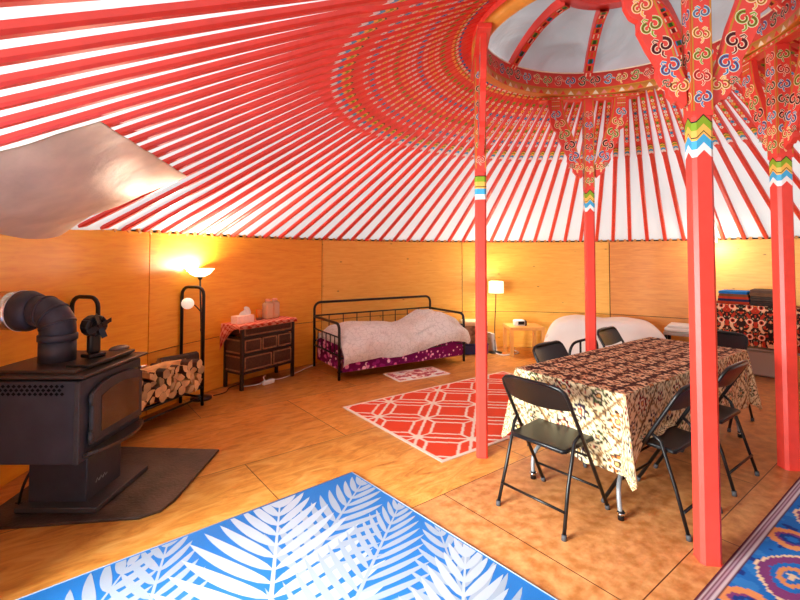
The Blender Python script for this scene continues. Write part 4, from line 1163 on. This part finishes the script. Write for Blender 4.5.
def drape(u, v):
    a, c = TL / 2, TWd / 2; du = max(abs(u) - a, 0); dv = max(abs(v) - c, 0); su = math.copysign(1, u); sv = math.copysign(1, v)
    top = TH + .004
    rr = .012
    if du == 0 and dv == 0:
        return Vector((u, v, top + .0015 * noise.noise(Vector((u * 4, v * 4, 0)))))
    if dv == 0:
        k = du / EH; w = .018 * math.sin(v * 17 + su) + .012 * math.sin(v * 31)
        return Vector((su * (a + .012 + k * .03 + max(-.012, w * k)), v, top - max(0, du - .004)))
    if du == 0:
        k = dv / OH; w = .010 * math.sin(u * 15) + .006 * math.sin(u * 27 + 2)
        z = top - max(0, dv - .004); y = c + .010 + k * .012 + max(-.01, w * k)
        for uc, sd in SEATS:                        # gathered where it meets a chair seat
            if sd == sv:
                q = max(0, min(1, (.31 - abs(u - uc)) / .09)); q = q * q * (3 - 2 * q); lim = .466
                if z < lim: ex = lim - z; z = z * (1 - q) + (lim - ex * .03) * q; y += q * min(.05, ex * .25) * abs(math.sin(ex * 14))
        return Vector((u, sv * y, z))
    d = math.hypot(du, dv); phi = math.atan2(dv, du); d = d if d < .45 else .45 + (d - .45) * .3; k = min(1, d / .5)
    fl = .012 + .03 * k + .06 * k * math.sin(2 * phi) ** 1.4 + .022 * k * math.cos(phi * 6)
    return Vector((su * (a + fl * math.cos(phi)), sv * (c + fl * math.sin(phi)), top - max(0, d - .004) * (1 - .02 * math.sin(phi * 4))))
b = MB()
UL, VL = TL / 2 + EH, TWd / 2 + OH
nu, nv = int(2 * UL / .0095), int(2 * VL / .0095)
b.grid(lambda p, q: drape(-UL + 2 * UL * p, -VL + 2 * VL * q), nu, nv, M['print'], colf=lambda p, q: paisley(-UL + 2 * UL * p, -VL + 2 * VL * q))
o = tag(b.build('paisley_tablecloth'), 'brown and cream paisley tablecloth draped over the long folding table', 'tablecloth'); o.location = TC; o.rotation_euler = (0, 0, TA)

# ------------------------------------------------------------------ folding chairs
def make_chair():
    c = thing('folding_chair', 'x', 'chair')
    # local +x = the way a sitter faces
    Wd = .225; bmat = M['blackmetal']
    b = MB()                                        # front legs run up and form the back frame
    def side(s): return [(.245, s * Wd, .012), (-.055, s * Wd, .53), (-.18, s * (Wd - .004), .745)]
    L_ = side(-1); R_ = side(1)[::-1]
    top = [(-.198, -(Wd - .012), .778), (-.208, -(Wd - .04), .80), (-.212, -(Wd - .08), .808), (-.212, Wd - .08, .808), (-.208, Wd - .04, .80), (-.198, Wd - .012, .778)]
    b.tube(L_ + top + R_, .0115, bmat, 10); b.tube([(.165, -Wd, .15), (.165, Wd, .15)], .008, bmat); b.tube([(-.055 + .09, -Wd, .375), (-.055 + .09, Wd, .375)], .007, bmat)
    b.build('back_and_front_leg_frame', c)
    b = MB()
    for s in (-1, 1): b.tube([(-.245, s * (Wd - .0), .012), (-.175, s * (Wd - .014), .25), (-.10, s * (Wd - .016), .485), (-.05, s * (Wd - .008), .52)], .0105, bmat, 10)
    b.tube([(-.218, -Wd + .006, .135), (-.218, Wd - .006, .135)], .008, bmat)
    b.build('rear_leg_frame', c)
    b = MB()                                        # padded back
    def bk(u, v):
        y = (u - .5) * 2 * (Wd - .008); zz = .652 + .16 * v
        z = zz - (.03 * (abs(u - .5) * 2) ** 3 if v > .5 else -.02 * (abs(u - .5) * 2) ** 2) * (abs(v - .5) * 2)
        x = -.055 - (z - .53) * .605 - .028 * (1 - (abs(u - .5) * 2) ** 2)
        return Vector((x, y, z))
    b.grid(bk, 20, 10, M['blackvinyl']); b.grid(lambda u, v: bk(1 - u, v) + Vector((.016, 0, .004)), 20, 10, M['blackvinyl'])
    for v in (0, 1):
        b.grid(lambda u, w, v=v: bk(u, v) + Vector((.016, 0, .004)) * w, 20, 1, M['blackvinyl'])
    for u in (0, 1):
        b.grid(lambda v, w, u=u: bk(u, v) + Vector((.016, 0, .004)) * w, 10, 1, M['blackvinyl'])
    bmesh.ops.recalc_face_normals(b.bm, faces=b.bm.faces)
    b.build('backrest', c)
    b = MB()                                        # padded seat
    out = []
    for x, y in ((-.17, .175), (-.155, .19), (.17, .20), (.21, .185), (.225, .15), (.225, -.15), (.21, -.185), (.17, -.20), (-.155, -.19), (-.17, -.175)): out.append((x, y))
    b.prism(out, .026, M['blackvinyl'], Matrix.Translation((0, 0, .428)) @ Matrix.Rotation(-.03, 4, 'Y'), bev=.009); b.build('seat', c)
    for x, s in ((.245, 1), (.245, -1), (-.245, 1), (-.245, -1)):
        dx = -.010 if x > 0 else .004
        b = MB(); b.cyl((x, s * Wd, 0), (x + dx, s * Wd, .03), .0145, M['rubber'], seg=12); b.build('foot_cap', c)
    return c
ch = make_chair()
FA = TA; FB = TA + PI / 2; 
def cpos(u, n): p = TC + TU * u + TN * n; return (p.x, p.y, 0)
CH = [('black folding chair at the near end of the dining table, back to the camera', (.945, 2.86, 0), math.radians(39)),
      ('black folding chair on the near long side, beside the thick nearest post', cpos(-.685, .425), FB),
      ('black folding chair on the near long side, at the far right corner of the table', cpos(.065, .41), FB),
      ('black folding chair on the far long side, backrest left of the rear post', cpos(-.35, -.40), FB + PI + .05),
      ('black folding chair on the far long side, backrest just right of the rear post', cpos(.83, -.52), FB + PI + .1),
      ('black folding chair at the far end of the table, facing the camera', cpos(1.33, .04), FA + PI - .08)]
for i, (lb, p, rz) in enumerate(CH):
    if i == 0: ch.location = p; ch.rotation_euler = (0, 0, rz); ch['label'] = lb; ch['group'] = 'folding chairs round the table'
    else: dup(ch, lb, p, rz)
# dark tube frame standing between the table and the white bed
b = MB()
b.tube(smoothpath([(-.2, 0, 0), (-.19, 0, .5), (-.14, 0, .68), (-.02, 0, .73), (.14, 0, .74), (.2, 0, .68), (.21, 0, .45), (.22, 0, 0)], 6), .016, M['blackmetal'], 10)
b.tube([(-.03, 0, .73), (-.03, 0, .3)], .012, M['blackmetal']); b.tube([(-.19, 0, .3), (.215, 0, .3)], .011, M['blackmetal'])
for x in (-.2, .22): b.tube([(x, -.14, .016), (x, .14, .016)], .012, M['blackmetal'])
o = tag(b.build('tube_stand'), 'dark bent tube stand behind the rear post and dining table', 'stand'); o.location = (2.0, 5.0, 0); o.rotation_euler = (0, 0, .25); o.scale = (.9, 1, .86)

# ================================================================== RUGS
def rug_frame(o, x, y): return o, Vector((*x, 0)).normalized(), Vector((*y, 0)).normalized()
# --- coral trellis rug
def trellis(a, c, L1, L2):
    e = min(a, L1 - a, c, L2 - c)
    W_ = rgb(240, 222, 206); R_ = rgb(226, 74, 46)
    if e < .032: return W_
    x, y = a - .149, c - .487; s = (x / .3035 + y / .342) / 2; t = (x / .3035 - y / .342) / 2
    fs, ft = s - math.floor(s), t - math.floor(t); sc = .456; w = .0125
    if min(fs, 1 - fs) * sc < w or min(ft, 1 - ft) * sc < w: return W_
    q0, q1 = .2, .8
    m = max(abs(fs - .5), abs(ft - .5))
    if abs(m - .3) * sc < w * .95: return W_
    if m > .3 and (abs(fs - ft) * sc * .707 < w or abs(fs + ft - 1) * sc * .707 < w): return W_
    if math.hypot(min(fs, 1 - fs), min(ft, 1 - ft)) * sc < .045: return W_
    return R_
def rug_grid(name, label, O, ex, ey, L1, L2, cell, colf, m, thick=.006, back=M['mattress']):
    b = MB(); n1, n2 = int(L1 / cell), int(L2 / cell); ex, ey = Vector((*ex, 0)).normalized(), Vector((*ey, 0)).normalized()
    hz = ex.cross(ey).z
    def P(u, v):
        return Vector((0, 0, thick)) + ex * (L1 * u) + ey * (L2 * v) + Vector((0, 0, .0012 * noise.noise(Vector((u * L1 * 3, v * L2 * 3, 5)))))
    if hz > 0: b.grid(P, n1, n2, m, colf=lambda u, v: colf(L1 * u, L2 * v))
    else: b.grid(lambda u, v: P(v, u), n2, n1, m, colf=lambda u, v: colf(L1 * v, L2 * u))
    cs = [Vector((0, 0, 0)), ex * L1, ex * L1 + ey * L2, ey * L2]
    if hz < 0: cs = cs[::-1]
    for i in range(4):
        p, q = cs[i], cs[(i + 1) % 4]; up = Vector((0, 0, thick)); b.raw([p + Vector((0, 0, .001)), q + Vector((0, 0, .001)), q + up, p + up], [(0, 1, 2, 3)], back)
    o = tag(b.build(name), label, 'rug'); o.location = O; return o
rug_grid('trellis_rug', 'coral red rug with a white trellis pattern, on the floor before the daybed', (-.59, 4.703, 0), (.5897, -.8076), (.8076, .5897), 1.54, 2.44, .0085, lambda a, c: trellis(a, c, 1.54, 2.44), M['weave'])
# --- blue patterned rug with striped border
def kilim(s, t):
    # s along the long edge, t into the rug
    st = [(.009, rgb(90, 40, 56)), (.018, rgb(206, 190, 196)), (.027, rgb(110, 60, 80)), (.037, rgb(196, 170, 186)), (.045, rgb(120, 70, 96)), (.055, rgb(210, 196, 204)), (.064, rgb(90, 44, 60))]
    for lim, c in st:
        if t < lim: return c
    BL = rgb(36, 112, 196); PU = rgb(132, 64, 122); OR = rgb(226, 150, 96); CR = rgb(236, 206, 170); NV = rgb(34, 62, 140)
    s = round(s / .012) * .012; t = round(t / .012) * .012
    j = .010 * (((int(s / .012) * 7 + int(t / .012) * 3) % 3) - 1)
    best = None
    row = 0
    for (os, ot, kind) in ((.53, .235, 0), (.155, .155, 1), (.155, .50, 0), (.53, .58, 1), (.53, .85, 0), (.155, .93, 1), (.155, 1.2, 0), (.53, 1.27, 1)):
        ds = ((s - os + .375) % .75) - .375; dt = t - ot
        if kind == 0:
            d = (abs(ds) / .235) ** 1.5 + (abs(dt) / .145) ** 1.5 + j
            if d < 1: 
                if d > .86: return CR
                if d > .5: return PU
                if d > .30: return BL
                if d > .14: return OR
                if d > .05: return BL
                return CR
        else:
            d = (abs(ds) / .115) ** 1.6 + (abs(dt) / .12) ** 1.6 + j
            if d < 1:
                if d > .45: return OR
                if d > .3: return PU
                if d > .1: return NV
                return BL
    n1 = noise.noise(Vector((s * 12, t * 12, 2)))
    return NV if n1 > .42 else (rgb(52, 130, 206) if n1 < -.2 else BL)
ke = Vector((.793, .609, 0)); km = Vector((.609, -.793, 0))
kO = Vector((1.33, 2.10, 0)) - ke * .55
rug_grid('medallion_rug', 'blue rug with purple and orange medallions beside the nearest post', tuple(kO), (.793, .609), (.609, -.793), 2.7, 1.35, .0075, lambda s, t: kilim(s - .55, t), M['weave'], .007)
# --- blue and white palm leaf rug
b = MB()
RL1, RL2 = 2.74, 1.83
e1 = Vector((-.754, -.6569, 0)); e2 = Vector((.6569, -.754, 0))
PBL = rgb(30, 118, 200); PW = rgb(182, 198, 216); PG = rgb(158, 176, 198)
def P3(a, c, z): return e1 * a + e2 * c + Vector((0, 0, z))
def clip(poly):
    for ax, lim, sg in ((0, .012, 1), (0, RL1 - .012, -1), (1, .012, 1), (1, RL2 - .012, -1)):
        out = []
        for i in range(len(poly)):
            p, q = poly[i], poly[(i + 1) % len(poly)]; ip, iq = sg * (p[ax] - lim) >= 0, sg * (q[ax] - lim) >= 0
            if ip: out.append(p)
            if ip != iq:
                t = (lim - p[ax]) / (q[ax] - p[ax]); out.append((p[0] + (q[0] - p[0]) * t, p[1] + (q[1] - p[1]) * t))
        poly = out
        if len(poly) < 3: return None
    return poly
PM = M['plastic_weave']
LAY = [.0065]
def leafpoly(poly, c):
    p = clip(poly)
    if p:
        LAY[0] += .0000035
        ar = sum(p[i][0] * p[(i + 1) % len(p)][1] - p[(i + 1) % len(p)][0] * p[i][1] for i in range(len(p)))
        if (ar > 0) != (e1.cross(e2).z > 0): p = p[::-1]
        b.poly([P3(x, y, LAY[0]) for x, y in p], PM, c)
def leaflet(x, y, ang, L, w, c, bend=0):
    n = 9; Lf, Rt = [], []
    for i in range(n + 1):
        t = i / n; a = ang + bend * t; px = x + L * t * math.cos(ang + bend * t / 2); py = y + L * t * math.sin(ang + bend * t / 2)
        ww = w * (math.sin(PI * min(1, t ** .75)) ** .8 * .95 + .05) if t < 1 else 0
        Lf.append((px - ww * math.sin(a), py + ww * math.cos(a))); Rt.append((px + ww * math.sin(a), py - ww * math.cos(a)))
    leafpoly(Lf + Rt[::-1], c)
def frond(x0, y0, x1, y1, L, n, w, c, bend=.25, spread=1.15, tipL=.35):
    """rachis from the base (x0, y0) to the tip (x1, y1)"""
    ang = math.atan2(y1 - y0, x1 - x0); R = math.hypot(x1 - x0, y1 - y0)
    for k in range(n):
        t = (k + .3) / n; px, py = x0 + (x1 - x0) * t, y0 + (y1 - y0) * t; sp_ = spread * (1 - .55 * t)
        l = L * (1 - (1 - tipL) * t ** 1.6) * random.uniform(.93, 1.05)
        for s in (1, -1): leaflet(px, py, ang + s * sp_, l, w * (1 - .35 * t), c, -s * bend)
    leaflet(x1 - .02 * math.cos(ang), y1 - .02 * math.sin(ang), ang, L * tipL * .8, w * .6, c)
    wv = .014
    leafpoly([(x0 - wv * math.sin(ang), y0 + wv * math.cos(ang)), (x0 + wv * math.sin(ang), y0 - wv * math.cos(ang)), (x1 + .004 * math.sin(ang), y1 - .004 * math.cos(ang)), (x1 - .004 * math.sin(ang), y1 + .004 * math.cos(ang))], c)
random.seed(11)
b.raw([P3(0, 0, .0065), P3(RL1, 0, .0065), P3(RL1, RL2, .0065), P3(0, RL2, .0065)], [(3, 2, 1, 0)], PM, PBL)
for g in ((1.62, .95, 1.2, -.02), (2.3, .75, 2.0, .0), (.80, .70, .02, .16), (.62, 1.80, .02, .88), (1.75, 1.75, 1.25, 1.2)): frond(*g, .42, 11, .028, PG, .3)
frond(2.5, 1.7, 1.72, .45, .6, 11, .040, PW, .3)
frond(2.1, 1.0, 1.40, .06, .5, 10, .036, PG, .3)
frond(1.12, 1.02, .57, .03, .68, 12, .040, PW, .22, 1.2, .25)
frond(1.05, 1.26, .03, .55, .52, 16, .022, PG, .2, 1.1, .2)
frond(.98, 1.85, .04, 1.1, .52, 13, .030, PW, .25, 1.1, .25)
cs = [(0, 0), (RL1, 0), (RL1, RL2), (0, RL2)]
for i in range(4):
    p, q = cs[i], cs[(i + 1) % 4]
    b.raw([P3(*p, .001), P3(*q, .001), P3(*q, .0065), P3(*p, .0065)], [(0, 1, 2, 3)], PM, PG)
for p, q in ((cs[0], cs[1]), (cs[1], cs[2]), (cs[2], cs[3]), (cs[3], cs[0])):
    b.tube([P3(*p, .006), P3(*q, .006)], .004, PM, 6, col=PG)
o = tag(b.build('palm_leaf_rug'), 'blue rug with white palm leaves lying in the foreground', 'rug'); o.location = (-.344, 3.301, 0)

# ================================================================== LIGHT
w = bpy.data.worlds.new('sky'); scn.world = w; w.use_nodes = True
bg = w.node_tree.nodes['Background']; bg.inputs[0].default_value = (.80, .97, .97, 1); bg.inputs[1].default_value = 1.55
def lamp(name, kind, loc, e, col, size=.1, rot=None, sizey=None):
    l = bpy.data.lights.new(name, kind); l.energy = e; l.color = col
    if kind == 'POINT': l.shadow_soft_size = size
    if kind == 'AREA':
        l.size = size
        if sizey: l.shape = 'RECTANGLE'; l.size_y = sizey
    o = bpy.data.objects.new(name, l); COL.objects.link(o); o.location = loc
    if rot: o.rotation_euler = rot
    return o
WARM = (1, .90, .76)
lamp('torchiere_light', 'AREA', (LX - .02, LY - .02, 1.42), 21, WARM, .24, (PI + .12, -.16, 0))
lamp('drum_shade_light', 'POINT', (1.552, 7.28, 1.05), 30, WARM, .11)
pl = pol(47.6, RW - .32, 1.66); lamp('clip_lamp_light', 'POINT', pl, 9, (1, .90, .76), .10)
dp = pol(216.2, RW + 2.2, 1.5); d = Vector((CX, CY, .8)) - dp
lamp('doorway_daylight', 'AREA', dp, 800, (.96, 1, .95), 2.4, d.to_track_quat('-Z', 'Y').to_euler(), 2.2)

# ================================================================== CAMERA
cam = bpy.data.cameras.new('camera'); co = bpy.data.objects.new('camera', cam); COL.objects.link(co)
co.location = (0, 0, 1.5566); co.rotation_euler = (PI / 2 + .0328, 0, 0)
cam.sensor_fit = 'HORIZONTAL'; cam.sensor_width = 36; cam.lens = 453.3 / 800 * 36; cam.shift_y = (240.8 - 300) / 800; cam.clip_start = .02
scn.camera = co
vs = scn.view_settings; vs.view_transform = 'Standard'; vs.look = 'None'; vs.gamma = 1; vs.use_curve_mapping = False; vs.exposure = 0.62
scn.cycles.max_bounces = 10; scn.cycles.diffuse_bounces = 6; scn.cycles.use_denoising = True
